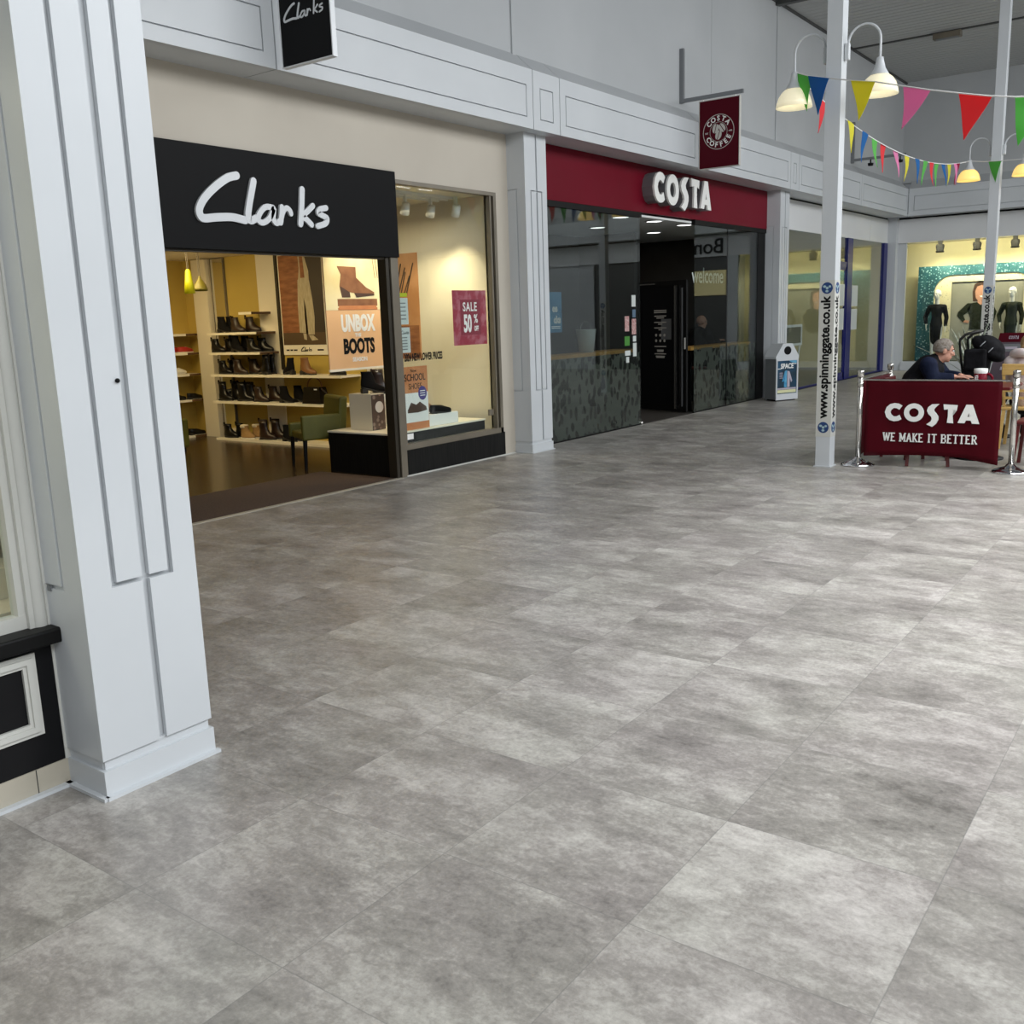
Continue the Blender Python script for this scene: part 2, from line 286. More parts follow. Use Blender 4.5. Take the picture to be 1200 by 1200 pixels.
# ---------------------------------------------------------------- helpers
class MB:
    "collects shapes; build() links them as ONE mesh object"
    def __init__(s): s.v = []; s.f = []; s.m = []; s.sm = []
    def add(s, vs, fs, m=0, smooth=False):
        o = len(s.v); s.v += [Vector(p) for p in vs]
        for f in fs: s.f.append([o+i for i in f]); s.m.append(m); s.sm.append(smooth)
        return s
    def box(s, x0, x1, y0, y1, z0, z1, m=0):
        vs = [(x, y, z) for z in (z0, z1) for y in (y0, y1) for x in (x0, x1)]
        return s.add(vs, [(0, 2, 3, 1), (4, 5, 7, 6), (0, 1, 5, 4), (2, 6, 7, 3), (0, 4, 6, 2), (1, 3, 7, 5)], m)
    def bbox(s, x0, x1, y0, y1, z0, z1, b=.01, m=0):
        "box with chamfered edges"
        bm = bmesh.new(); bmesh.ops.create_cube(bm, size=1.0)
        for v in bm.verts: v.co = Vector(((x0+x1)/2+v.co.x*(x1-x0), (y0+y1)/2+v.co.y*(y1-y0), (z0+z1)/2+v.co.z*(z1-z0)))
        bmesh.ops.bevel(bm, geom=bm.edges[:], offset=b, segments=2, profile=.5, affect='EDGES')
        bm.verts.index_update()
        s.add([v.co.copy() for v in bm.verts], [[v.index for v in f.verts] for f in bm.faces], m); bm.free(); return s
    def bar(s, a, b, w, h, m=0, up=(0, 0, 1)):
        "rectangular bar from a to b"
        a, b = Vector(a), Vector(b); d = (b-a).normalized(); u = Vector(up)
        if abs(d.dot(u)) > .99: u = Vector((1, 0, 0))
        x = d.cross(u).normalized(); y = x.cross(d)
        vs = [p+x*(i*w/2)+y*(j*h/2) for p in (a, b) for i, j in ((-1, -1), (1, -1), (1, 1), (-1, 1))]
        return s.add(vs, [(3, 2, 1, 0), (4, 5, 6, 7), (0, 1, 5, 4), (1, 2, 6, 5), (2, 3, 7, 6), (3, 0, 4, 7)], m)
    def tube(s, pts, r, n=10, m=0, caps=True):
        pts = [Vector(p) for p in pts]; k = len(pts); rr = r if isinstance(r, (list, tuple)) else [r]*k
        vs, fs = [], []; ref = None
        for i, p in enumerate(pts):
            d = (pts[min(i+1, k-1)]-pts[max(i-1, 0)]).normalized()
            if ref is None: ref = Vector((0, 0, 1)) if abs(d.z) < .9 else Vector((1, 0, 0))
            x = d.cross(ref).normalized(); y = d.cross(x); ref = -y.cross(d) if False else ref
            if abs(d.dot(ref)) > .95: ref = x
            vs += [p+(x*cos(2*pi*j/n)+y*sin(2*pi*j/n))*rr[i] for j in range(n)]
        for i in range(k-1):
            for j in range(n): fs.append((i*n+j, i*n+(j+1) % n, (i+1)*n+(j+1) % n, (i+1)*n+j))
        s.add(vs, fs, m, True)
        if caps: s.add(vs[:n], [tuple(range(n))[::-1]], m); s.add(vs[-n:], [tuple(range(n))], m)
        return s
    def lathe(s, prof, c=(0, 0, 0), n=24, m=0, smooth=True):
        c = Vector(c); vs, fs = [], []
        for r, z in prof: vs += [c+Vector((max(r, 1e-4)*cos(2*pi*j/n), max(r, 1e-4)*sin(2*pi*j/n), z)) for j in range(n)]
        for i in range(len(prof)-1):
            for j in range(n): fs.append((i*n+j, i*n+(j+1) % n, (i+1)*n+(j+1) % n, (i+1)*n+j))
        return s.add(vs, fs, m, smooth)
    def ell(s, c, r, n=14, k=9, m=0, rot=None):
        c = Vector(c); r = (r, r, r) if isinstance(r, (int, float)) else r; vs, fs = [], []
        for i in range(k+1):
            t = pi*i/k; q = max(sin(t), 1e-3)
            for j in range(n):
                v = Vector((r[0]*q*cos(2*pi*j/n), r[1]*q*sin(2*pi*j/n), -r[2]*cos(t)))
                vs.append(c+(rot @ v if rot else v))
        for i in range(k):
            for j in range(n): fs.append((i*n+j, i*n+(j+1) % n, (i+1)*n+(j+1) % n, (i+1)*n+j))
        return s.add(vs, fs, m, True)
    def capsule(s, a, ra, b, rb, n=14, m=0):
        a, b = Vector(a), Vector(b); d = (b-a).normalized(); pts, rr = [], []
        for i in range(5): t = pi/2*(1-i/4); pts.append(a-d*ra*sin(t)); rr.append(max(ra*cos(t), 1e-3))
        for i in range(5): t = pi/2*i/4; pts.append(b+d*rb*sin(t)); rr.append(max(rb*cos(t), 1e-3))
        return s.tube(pts, rr, n, m, False)
    def prism(s, poly, fr, n0, n1, m=0):
        "2-D polygon (ear-clipped by bmesh) in frame fr, from depth n0 to n1"
        bm = bmesh.new(); vv = [bm.verts.new((p[0], p[1], 0)) for p in poly]
        f = bm.faces.new(vv); bmesh.ops.recalc_face_normals(bm, faces=[f])
        if f.normal.z < 0: poly = poly[::-1]; bm.free(); bm = bmesh.new(); vv = [bm.verts.new((p[0], p[1], 0)) for p in poly]; f = bm.faces.new(vv)
        bmesh.ops.triangulate(bm, faces=[f]); bm.verts.index_update()
        tri = [[v.index for v in q.verts] for q in bm.faces]; bm.free(); k = len(poly)
        vs = [fr(p[0], p[1], n1) for p in poly]+[fr(p[0], p[1], n0) for p in poly]
        fs = [list(t) for t in tri]+[[k+i for i in t[::-1]] for t in tri]+[(i, k+i, k+(i+1) % k, (i+1) % k) for i in range(k)]
        return s.add(vs, fs, m)
    def mesh(s, name, off=Vector((0, 0, 0))):
        me = bpy.data.meshes.new(name); me.from_pydata([v-off for v in s.v], [], s.f)
        me.polygons.foreach_set('material_index', s.m); me.polygons.foreach_set('use_smooth', s.sm)
        return me
    def build(s, name, mats, parent=None, fix=True):
        off = parent.location.copy() if parent else Vector((0, 0, 0))
        p = parent
        while p is not None and p.parent is not None: off += p.parent.location; p = p.parent
        me = s.mesh(name, off)
        if fix:
            bm = bmesh.new(); bm.from_mesh(me); bmesh.ops.recalc_face_normals(bm, faces=bm.faces); bm.to_mesh(me); bm.free()
        for q in (mats if isinstance(mats, (list, tuple)) else [mats]): me.materials.append(M[q] if isinstance(q, str) else q)
        o = bpy.data.objects.new(name, me); COL.objects.link(o); o.parent = parent
        return o

class Frame:
    "maps (u, v, n) to the world: origin, u axis, v axis, n = u x v towards the viewer"
    def __init__(s, o, u, v): s.o = Vector(o); s.u = Vector(u).normalized(); s.v = Vector(v).normalized(); s.n = s.u.cross(s.v)
    def __call__(s, a, b, c=0): return s.o+s.u*a+s.v*b+s.n*c
def front(x, y, z): return Frame((x, y, z), (1, 0, 0), (0, 0, 1))      # faces -Y
def side(x, y, z): return Frame((x, y, z), (0, -1, 0), (0, 0, 1))      # faces -X

def tag(o, label=None, cat=None, group=None, kind=None):
    if label: o['label'] = label
    if cat: o['category'] = cat
    if group: o['group'] = group
    if kind: o['kind'] = kind
    return o
def thing(name, label, cat, loc=(0, 0, 0), group=None, kind=None):
    o = bpy.data.objects.new(name, None); COL.objects.link(o); o.location = loc; o.empty_display_size = .1
    return tag(o, label, cat, group, kind)
def struct(mb, name, mats, parent=None):
    o = mb.build(name, mats, parent); o['kind'] = 'structure'; return o
def copy_tree(o, parent=None):
    c = o.copy(); COL.objects.link(c); c.parent = parent
    for ch in list(o.children): copy_tree(ch, c)
    return c

def text(mb, fr, s, size, n0=0, n1=.002, xs=1.0, bold=0.0, align='CENTER', m=0, track=1.0):
    "adds text standing in frame fr (baseline at v = 0) to the mesh builder"
    cu = bpy.data.curves.new('t', 'FONT'); cu.body = s; cu.size = size; cu.align_x = align; cu.offset = bold; cu.space_character = track
    cu.resolution_u = 3; cu.extrude = .5
    ob = bpy.data.objects.new('t', cu); COL.objects.link(ob)
    dg = bpy.context.evaluated_depsgraph_get(); me = bpy.data.meshes.new_from_object(ob.evaluated_get(dg))
    mb.add([fr(v.co.x*xs, v.co.y, n0 if v.co.z < 0 else n1) for v in me.vertices], [list(p.vertices) for p in me.polygons], m)
    bpy.data.objects.remove(ob); bpy.data.curves.remove(cu); bpy.data.meshes.remove(me)
    return mb
def catmull(P, k=6):
    P = [Vector((p[0], p[1], 0)) for p in P]; P = [2*P[0]-P[1]]+P+[2*P[-1]-P[-2]]; out = []
    for i in range(1, len(P)-2):
        for j in range(k):
            t = j/k; a, b, c, d = P[i-1], P[i], P[i+1], P[i+2]
            out.append(.5*((2*b)+(c-a)*t+(2*a-5*b+4*c-d)*t*t+(3*b-a-3*c+d)*t**3))
    return out+[P[-2]]
def stroke(mb, fr, pts, w, n0, n1, m=0, smooth=True):
    "brush stroke of width w along pts as a flat ribbon with round ends"
    P = catmull(pts) if smooth and len(pts) > 2 else [Vector((p[0], p[1], 0)) for p in pts]
    P = [p for i, p in enumerate(P) if i == 0 or (p-P[i-1]).length > 1e-5]
    L_, R2, k = [], [], len(P)
    for i, p in enumerate(P):
        d = (P[min(i+1, k-1)]-P[max(i-1, 0)]).normalized(); q = Vector((-d.y, d.x, 0))*w/2; L_.append(p+q); R2.append(p-q)
    vs = [fr(p.x, p.y, n) for n in (n1, n0) for p in L_+R2]; fs = []
    for i in range(k-1):
        a, b, c, d = i, i+1, k+i+1, k+i; o = 2*k
        fs += [(d, c, b, a), (o+a, o+b, o+c, o+d), (a, b, o+b, o+a), (c, d, o+d, o+c)]
    fs += [(0, 2*k, 3*k, k), (k-1, 2*k-1, 4*k-1, 3*k-1)]
    mb.add(vs, fs, m)
    if smooth:
        for s_, p in enumerate((P[0], P[-1])): mb.prism([(p.x+w*.495*cos(2*pi*j/14), p.y+w*.495*sin(2*pi*j/14)) for j in range(14)], fr, n0, n1-.0009-.0007*s_, m)
    return mb
CLARKS = [[(.407, .402), (.315, .376), (.196, .305), (.078, .21), (.012, .125), (.005, .07), (.041, .038), (.168, .052), (.325, .062), (.46, .045)],
          [(.582, .373), (.551, .281), (.515, .171), (.495, .085), (.518, .045), (.58, .07)],
          [(.772, .168), (.69, .168), (.622, .112), (.602, .058), (.65, .036), (.73, .082), (.782, .165), (.768, .078), (.80, .040), (.838, .062)],
          [(.872, .180), (.862, .11), (.848, .047)], [(.856, .075), (.885, .142), (.925, .176), (.962, .158), (.975, .13)],
          [(1.125, .349), (1.104, .192), (1.079, .048)], [(1.24, .216), (1.177, .168), (1.112, .12), (1.156, .09), (1.211, .049)],
          [(1.402, .208), (1.326, .191), (1.304, .157), (1.362, .135), (1.406, .114), (1.383, .07), (1.285, .041)]]
def clarks_script(mb, fr, k, n0, n1, w=.062):
    for i, st in enumerate(CLARKS): stroke(mb, fr, [(x*k, y*k) for x, y in st], w*k*(1.06, 1.0, .80, .82, .74, .92, .84, .84)[i], n0, n1-.0004*i)
    return mb
def ring_poly(cx, cy, ro, ri, a0, a1, sx=1.0, n=18, flare=0.0):
    o = [(cx+ro*sx*cos(a0+(a1-a0)*i/n), cy+ro*sin(a0+(a1-a0)*i/n)) for i in range(n+1)]
    q = [(cx+ri*sx*cos(a0+(a1-a0)*i/n), cy+ri*sin(a0+(a1-a0)*i/n)) for i in range(n, -1, -1)]
    return o+q
def costa_word(mb, fr, boxes, n0, n1):
    "flared capitals C O S T A, each in its box (u0, u1, v0, v1)"
    def T(b, P): return [(b[0]+p[0]*(b[1]-b[0]), b[2]+p[1]*(b[3]-b[2])) for p in P]
    c, o, s, t, a = boxes
    mb.prism(T(c, [(1.0, .86), (.80, .97), (.55, 1), (.30, .94), (.10, .77), (0, .5), (.10, .22), (.30, .06), (.55, 0), (.80, .03), (.98, .12), (.86, .36), (.68, .27), (.52, .27), (.38, .38), (.33, .5), (.38, .63), (.52, .73), (.68, .72), (.84, .64)]), fr, n0, n1)
    n = 28
    for i in range(n):
        a0, a1 = 2*pi*i/n, 2*pi*(i+1)/n
        mb.prism(T(o, [(.5+.5*cos(a0), .5+.5*sin(a0)), (.5+.5*cos(a1), .5+.5*sin(a1)), (.5+.24*cos(a1), .5+.24*sin(a1)), (.5+.24*cos(a0), .5+.24*sin(a0))]), fr, n0, n1)
    mb.prism(T(s, [(1, 1), (.42, .98), (.12, .86), (.02, .70), (.14, .56), (.38, .44), (.44, .34), (.36, .24), (.02, .10), (.50, 0), (.80, .14), (.97, .32), (.95, .46), (.80, .58), (.62, .68), (.60, .76), (.72, .85)]), fr, n0, n1)
    mb.prism(T(t, [(0, 1), (1, .97), (.94, .68), (.70, .73), (.68, .4), (.74, 0), (.30, .02), (.35, .4), (.34, .74), (.06, .72)]), fr, n0, n1)
    mb.prism(T(a, [(.36, 1), (.66, 1), (1, 0), (.66, .02), (.60, .16), (.38, .17), (.32, .02), (0, .04)]), fr, n0, n1) if False else None
    for P in ([(.36, 1), (.50, 1), (.50, .58), (.44, .36), (.50, .36), (.50, .17), (.38, .17), (.32, .02), (0, .03)], [(.50, 1), (.66, 1), (1, 0), (.66, .01), (.60, .17), (.50, .17), (.50, .36), (.57, .36), (.50, .58)]):
        mb.prism(T(a, P), fr, n0, n1)
    return mb
SLAB = {  # strokes (thick lines) and serif bars of slab letters in a unit box
 'W': ([(0.04, .95, .27, .04), (.27, .04, .5, .9), (.5, .9, .73, .04), (.73, .04, .96, .95)], [(-.08, .2, .95), (.40, .6, .93), (.82, 1.08, .95)]),
 'E': ([(.22, 0, .22, 1)], [(0, .9, .95), (0, .95, .05), (.22, .70, .52), ]), 'M': ([(.14, 0, .14, 1), (.14, 1, .5, .2), (.5, .2, .86, 1), (.86, 0, .86, 1)], [(-.05, .33, .05), (.67, 1.05, .05), (-.05, .2, .95), (.8, 1.05, .95)]),
 'A': ([(.1, 0, .5, 1), (.5, 1, .9, 0)], [(-.1, .28, .05), (.70, 1.1, .05), (.25, .75, .35)]), 'K': ([(.2, 0, .2, 1), (.85, .95, .25, .42), (.4, .5, .9, .05)], [(0, .42, .05), (0, .42, .95), (.66, 1.02, .95), (.7, 1.08, .05)]),
 'I': ([(.5, 0, .5, 1)], [(.18, .82, .05), (.18, .82, .95)]), 'T': ([(.5, 0, .5, 1)], [(.0, 1., .95), (.26, .74, .05)]),
 'B': ([(.2, 0, .2, 1), (.85, .58, .85, .88), (.9, .12, .9, .44)], [(0, .8, .95), (0, .85, .05), (.2, .82, .52)]), 'R': ([(.2, 0, .2, 1), (.82, .58, .82, .88), (.5, .48, .92, .05)], [(0, .76, .95), (0, .45, .05), (.2, .76, .50), (.76, 1.1, .05)])}
def slab_text(mb, fr, s, width, h, n0, n1, m=0):
    adv = {'W': 1.25, 'M': 1.2, 'I': .62, ' ': .45}; tot = sum(adv.get(c, .95)+.16 for c in s); k = width/tot; x = 0
    for c in s:
        a = adv.get(c, .95)
        if c != ' ':
            w = .24*k
            for x0, y0, x1, y1 in SLAB[c][0]: stroke(mb, fr, [(x+x0*a*k, y0*h), (x+x1*a*k, y1*h)], w, n0, n1, m, False)
            for x0, x1, y in SLAB[c][1]: mb.prism([(x+x0*a*k, y*h-.06*h), (x+x1*a*k, y*h-.06*h), (x+x1*a*k, y*h+.06*h), (x+x0*a*k, y*h+.06*h)], fr, n0, n1, m)
        x += (a+.16)*k
    return mb
def disc(cx, cy, r, sx=1.0, n=28): return [(cx+r*sx*cos(2*pi*i/n), cy+r*sin(2*pi*i/n)) for i in range(n)]
def rect(a, b, c, d): return [(a, c), (b, c), (b, d), (a, d)]
def remeshed(mb, name, mats, parent, voxel=.009, smooth=4):
    "fuses the collected shapes into one continuous skin"
    off = parent.location.copy() if parent else Vector((0, 0, 0)); me = mb.mesh(name, off)
    ob = bpy.data.objects.new(name, me); COL.objects.link(ob)
    r = ob.modifiers.new('r', 'REMESH'); r.mode = 'VOXEL'; r.voxel_size = voxel
    if smooth: q = ob.modifiers.new('s', 'SMOOTH'); q.iterations = smooth; q.factor = .5
    dg = bpy.context.evaluated_depsgraph_get(); new = bpy.data.meshes.new_from_object(ob.evaluated_get(dg))
    bpy.data.objects.remove(ob); bpy.data.meshes.remove(me); new.name = name
    new.polygons.foreach_set('use_smooth', [True]*len(new.polygons)); new.materials.clear()
    for q in (mats if isinstance(mats, (list, tuple)) else [mats]): new.materials.append(M[q])
    o = bpy.data.objects.new(name, new); COL.objects.link(o); o.parent = parent; return o
# ================================================================ THE SETTING
floor = struct(MB().box(-8, 40, -9, 6.90, -.1, 0), 'floor', 'floor')
struct(MB().box(4.3, 7.34, 6.9, 8.05, -.1, .001), 'floor_entrance_matting', 'door_mat')
struct(MB().box(2.2, 9.2, 8.05, 12.75, -.1, 0).box(7.34, 9.2, 6.98, 8.05, -.1, 0), 'floor_shoe_shop', 'shop_floor')
struct(MB().box(4.3, 7.4, 6.845, 6.905, -.02, .004), 'trim_1', 'buff' if 'buff' in M else 'tile_buff')
struct(MB().box(9.97, 17.5, 6.96, 13, -.1, -.001), 'floor_cafe', 'cafe_floor')
struct(MB().box(17.6, 26.4, 7.05, 10.2, -.1, 0).box(25.42, 26.5, -8, 7.05, -.1, .18), 'floor_dress_shop', 'dark_grey')

def panelled(mb, fr, u0, u1, v0, v1, b=.115, bv0=.11, bv1=.17, g=.014, deep=.02):
    "flush panel outlined by a real groove, standing at n = 0"
    a0, a1, c0, c1 = u0+b, u1-b, v0+bv0, v1-bv1
    for r in (rect(u0, u1, v0, c0), rect(u0, u1, c1, v1), rect(u0, a0, c0, c1), rect(a1, u1, c0, c1), rect(a0+g, a1-g, c0+g, c1-g)):
        mb.prism(r, fr, -deep-.02, 0)
    mb.prism(rect(u0+.004, u1-.004, v0+.004, v1-.004), fr, -.16, -deep)
    return mb
F0 = front(0, 6.486, 0)
runs = [(2.12, 5.754), (5.766, 9.424), (9.436, 9.964), (9.976, 13.62), (13.632, 17.294), (17.306, 17.714), (17.726, 21.36), (21.372, 24.95)]
fas = MB()
for u0, u1 in runs:
    panelled(fas, F0, u0, u1, 3.65, 4.27, b=.115 if u1-u0 > 1 else .13)
    P = [(6.486, 4.27), (6.72, 4.48), (6.72, 4.27)]
    vs = [(x, y, z) for x in (u0, u1) for y, z in P]
    fas.add(vs, [(0, 1, 2), (5, 4, 3), (0, 3, 4, 1), (1, 4, 5, 2), (2, 5, 3, 0)], 1)
    fas.box(u0, u1, 6.52, 6.98, 3.65, 3.69)
fas.box(2.12, 25.2, 6.66, 6.70, 3.69, 4.2, 2)
struct(fas, 'trim_2', ['white', 'grey_wall', 'dark_grey'])
uw = MB()
xs = [2.1, 5.3, 9.37, 14.5, 17.1, 21.0, 25.16]
for a, b in zip(xs, xs[1:]): uw.box(a+.004, b-.004, 6.70, 6.8, 4.42, 6.70 if a > 12 else 8.2)
for x in (9.37, 17.1): uw.box(x-.03, x+.03, 6.68, 6.72, 4.44, 6.69 if x > 12 else 8.2)
uw.box(2.1, 25.2, 6.8, 6.9, 4.3, 8.2, 0)
struct(uw, 'wall_left', 'grey_wall')
struct(MB().box(2.1, 4.3, 6.9, 7.05, 0, 3.66).box(4.3, 7.5, 6.9, 7.05, 2.26, 3.66).box(7.5, 9.2, 6.9, 7.05, 2.99, 3.66).box(9.2, 9.47, 6.9, 7.05, 0, 3.66), 'wall_left_shoe_shop_front', 'cream')

# columns with flush boards and grooves
def column(name, x0, x1, yf, yb, top, ptop, label, left_face=True):
    w = x1-x0; m = MB(); fr = front(x0, yf, 0)
    g1, g2, g3 = (.108, .128), (.226, .255), (.331, .352)
    k = w/.45; g1, g2, g3 = [tuple(q*k for q in g) for g in (g1, g2, g3)]
    d = .024
    m.box(x0+.01, x1-.002, yf+d, yb, 0, top)
    for a, b, z0, z1 in ((0, g1[0], .737, ptop), (g1[1], g2[0], .752, ptop-.015), (g2[1], g3[0], .752, ptop-.015), (g3[1], w, .737, ptop),
                         (0, g2[0], .137, .737), (g2[1], w, .137, .737), (0, g2[0], ptop, top), (g2[1], w, ptop, top)):
        m.prism(rect(a, b, z0, z1), fr, -.018, 0)
    if left_face:
        sd = side(x0, yb, 0); W = yb-yf
        for a, b, z0, z1 in ((W-.115, W-.0185, .137, top), (0, W-.13, .75, ptop), (0, W-.115, .137, .735), (0, W-.115, ptop+.015, top)):
            m.prism(rect(a, b, z0, z1), sd, -.012, 0)
    m.box(x0-.003, x1+.003, yf-.004, yb, 0, .100); m.box(x0+.012, x1-.008, yf+.012, yb, .09, .14)
    m.bar((x0-.01, yf-.014, .006), (x1+.012, yf-.014, .006), .022, .012); m.bar((x0-.012, yf-.02, .006), (x0-.012, yb, .006), .022, .012)
    o = struct(m, name, 'white'); tag(o, label, 'column'); return o
c1 = column('column', 1.669, 2.119, 3.03, 3.27, 5.6, 3.03, 'wide white grooved column in the foreground beside the black shop sill')
MB().ell((1.882, 3.026, 1.437), (.008, .01, .008), m=0).build('screw_cap', 'black_satin', c1)
MB().box(1.664, 1.672, 3.225, 3.245, .726, .745).build('plastic_clip', 'grey_metal', c1)
column('column', 9.46, 9.90, 6.65, 6.91, 3.652, 3.03, 'white grooved column between the shoe shop window and the red coffee shop front')
column('column', 17.28, 17.72, 6.65, 7.0, 3.652, 3.03, 'white grooved column behind the poster bin at the end of the coffee shop front')

# shop on the near left
def box_ring(m, fr, u0, u1, v0, v1, w, n0, n1):
    for r in (rect(u0, u1, v0, v0+w), rect(u0, u1, v1-w, v1), rect(u0, u0+w, v0+w, v1-w), rect(u1-w, u1, v0+w, v1-w)): m.prism(r, fr, n0, n1)
struct(MB().box(-4, 2.1, 3.33, 3.45, 3.0, 8).box(1.95, 2.1, 3.27, 6.9, 0, 8).box(1.66, 1.95, 3.262, 3.45, 0, 8).box(-4, -3.85, 3.27, 6, 0, 3), 'wall_left_near_shop', 'white_dull')
struct(MB().box(-4, 1.68, 3.26, 3.42, 0, .098, 0).box(-4, 1.664, 3.235, 3.26, 0, .012, 1).box(1.546, 1.549, 3.2585, 3.262, .012, .098, 2), 'baseboard_left', ['tile_buff', 'white', 'dark_grey'])
rs = struct(MB().box(-4, 1.68, 3.265, 3.42, .098, .545), 'trim_3', 'black_gloss')
struct(MB().bbox(-4, 1.712, 3.20, 3.45, .545, .60, .008), 'trim_4', 'black_satin')
pf = MB(); f3 = front(0, 3.265, 0)
box_ring(pf, f3, .55, 1.594, .222, .52, .047, 0, .012); box_ring(pf, f3, .565, 1.579, .237, .505, .02, .012, .02)
struct(pf, 'trim_5', 'white_dull')
w7 = MB(); f3b = front(0, 3.30, 0)
for a, b, n in ((1.575, 1.60, .01), (1.60, 1.618, .03)): w7.prism(rect(a, b, .60, 3.0), f3b, -.04, n)
w7.tube([(1.642, 3.285, .60), (1.642, 3.285, 3.0)], .027, 14); w7.prism(rect(-3.8, 1.60, .60, .648), f3b, -.04, .012); w7.prism(rect(-3.8, 1.60, 2.9, 3.0), f3b, -.04, .012); w7.prism(rect(-.7, -.62, .6, 3), f3b, -.04, .01)
w7o = struct(w7, 'window_1', 'white_dull')
MB().box(-3.8, 1.585, 3.315, 3.323, .64, 2.92).build('glass_pane', 'glass', w7o)
struct(MB().box(-3.9, 1.95, 5.2, 5.3, 0, 3).box(-3.9, 1.95, 3.45, 5.3, 2.95, 3).box(-3.9, 1.95, 3.45, 5.3, 0, .5), 'wall_near_shop_interior', 'warm_white')

# shoe shop front
fr = front(0, 6.88, 0)
w1 = MB()
w1.prism(rect(7.478, 9.205, 2.955, 2.995), fr, -.08, 0); w1.prism(rect(9.155, 9.205, .277, 2.955), fr, -.08, 0); w1.prism(rect(9.10, 9.125, .33, 2.955), fr, -.07, -.012)
w1.prism(rect(7.478, 9.205, .277, .335), fr, -.10, 0); w1.prism(rect(7.405, 7.495, 0, 2.26), fr, -.12, .004); w1.prism(rect(7.478, 7.515, .277, 2.99), fr, -.1, .002)
w1o = struct(w1, 'window_2', 'brown_metal')
MB().box(9.125, 9.155, 6.90, 6.96, .33, 2.955).box(7.345, 7.39, 6.89, 7.0, 0, 2.26).box(7.395, 7.405, 6.885, 7.0, 0, 2.26).build('inner_frame', 'dark_brown_metal', w1o)
MB().box(7.51, 9.13, 6.935, 6.943, .33, 2.96).build('glass_pane', 'glass', w1o)
MB().box(7.478, 9.235, 6.885, 6.97, .012, .277).build('stall_riser', 'black_wood', w1o)
MB().box(7.478, 9.47, 6.872, 6.9, 0, .012).build('base_trim', 'white_dull', w1o)
MB().box(7.53, 7.67, 6.931, 6.9345, .375, .435).build('sticker', 'soft_white', w1o)
lk = MB().box(9.0, 9.085, 6.928, 6.95, .49, .56).build('lock', 'brown_metal', w1o)
text(MB(), front(7.90, 6.934, 1.195), '2024 NEW LOWER PRICES', .105, 0, .001, xs=.50, bold=.0045).build('window_lettering', 'black_satin', w1o)

# shoe shop interior
iw = MB()
iw.box(9.2, 9.4, 6.98, 8.75, 0, 3.0, 1).box(9.2, 9.4, 8.75, 12.9, 0, 3.0, 0).box(9.185, 9.2, 10.69, 11.08, 0, 2.6, 1).box(9.185, 9.2, 8.75, 9.05, 0, 2.6, 1)
iw.box(2.0, 9.4, 12.75, 12.9, 0, 3.0, 0).box(8.62, 8.70, 12.72, 12.76, 0, 2.6, 1).box(2.0, 2.2, 7.05, 12.9, 0, 3.0, 1)
iw.box(9.17, 9.2, 10.64, 10.69, 1.0, 2.6, 2).box(2.0, 7.3, 7.05, 7.1, 2.3, 3.0, 1)
struct(iw, 'wall_shoe_shop_interior', ['ochre', 'warm_white', 'dark_brown_metal'])
struct(MB().box(2.0, 9.4, 8.7, 12.9, 2.59, 2.7).box(2.0, 9.4, 6.98, 8.7, 2.98, 3.05).box(2.0, 9.4, 8.65, 8.7, 2.59, 3.0), 'ceiling_shoe_shop', 'warm_white')

# coffee shop front and room
w2 = MB().box(9.9, 12.66, 6.90, 6.97, 2.93, 3.0).box(9.9, 12.64, 6.915, 6.945, 0, .012).box(9.9, 9.985, 6.9, 6.97, 0, 2.95)
w2o = struct(w2, 'window_3', 'black_satin')
MB().box(9.985, 12.645, 6.925, 6.935, .012, 2.93).build('glass_pane', 'glass_dark', w2o)
MB().box(10.0, 12.64, 6.937, 6.939, .013, 1.06).build('frosted_film', 'film', w2o)
MB().lathe([(0, 0), (.03, 0), (.03, .03), (.012, .05), (0, .05)], (12.66, 6.93, 0), 12).build('floor_stop', 'steel', w2o)
for a, b, z0, z1, mm in ((12.39, 12.50, 1.70, 1.86, 'sticker_white'), (12.41, 12.50, 1.55, 1.66, 'sticker_blue'), (12.39, 12.51, 1.31, 1.53, 'sticker_pink'), (12.42, 12.51, 1.21, 1.29, 'sticker_white'), (12.42, 12.52, 1.00, 1.19, 'sticker_white'),
                         (12.19, 12.31, 1.36, 1.57, 'sticker_pink'), (12.18, 12.32, 1.16, 1.29, 'sticker_green'), (12.19, 12.34, 1.02, 1.09, 'sticker_white'), (12.22, 12.30, .92, 1.0, 'sticker_white')):
    MB().box(a, b, 6.921, 6.9245, z0, z1).build('sticker', mm, w2o)
MB().box(10.27, 10.60, 6.937, 6.940, 1.40, 1.90).build('cafe_poster', 'blue_poster', w2o)
pp = [c for c in w2o.children if c.name.startswith('cafe_poster')][0]
tx = MB(); text(tx, front(10.50, 6.9365, 1.66), 'ee', .12, 0, .001, bold=.008, align='RIGHT'); text(tx, front(10.57, 6.9365, 1.52), 'cks', .12, 0, .001, bold=.008, align='RIGHT')
for z in (1.47, 1.45): tx.box(10.36, 10.56, 6.935, 6.9368, z, z+.008)
tx.build('poster_lettering', 'soft_white', pp)
w3 = MB().box(14.38, 17.28, 6.90, 6.97, 2.93, 3.0).box(14.4, 17.2, 6.915, 6.945, 0, .012).box(16.95, 17.28, 6.92, 7.0, 0, 2.95).box(15.66, 15.675, 6.924, 6.937, .012, 2.93)
w3o = struct(w3, 'window_4', 'black_satin')
MB().box(14.42, 16.95, 6.925, 6.935, .012, 2.93).build('glass_pane', 'glass_dark', w3o)
MB().box(14.43, 16.94, 6.937, 6.939, .013, 1.02).build('frosted_film', 'film', w3o)
wl = MB(); text(wl, front(14.95, 6.9415, 2.05), 'welcome', .34, -.001, .001, xs=.95, bold=.004); wl.build('window_lettering', 'sticker_white', w3o)
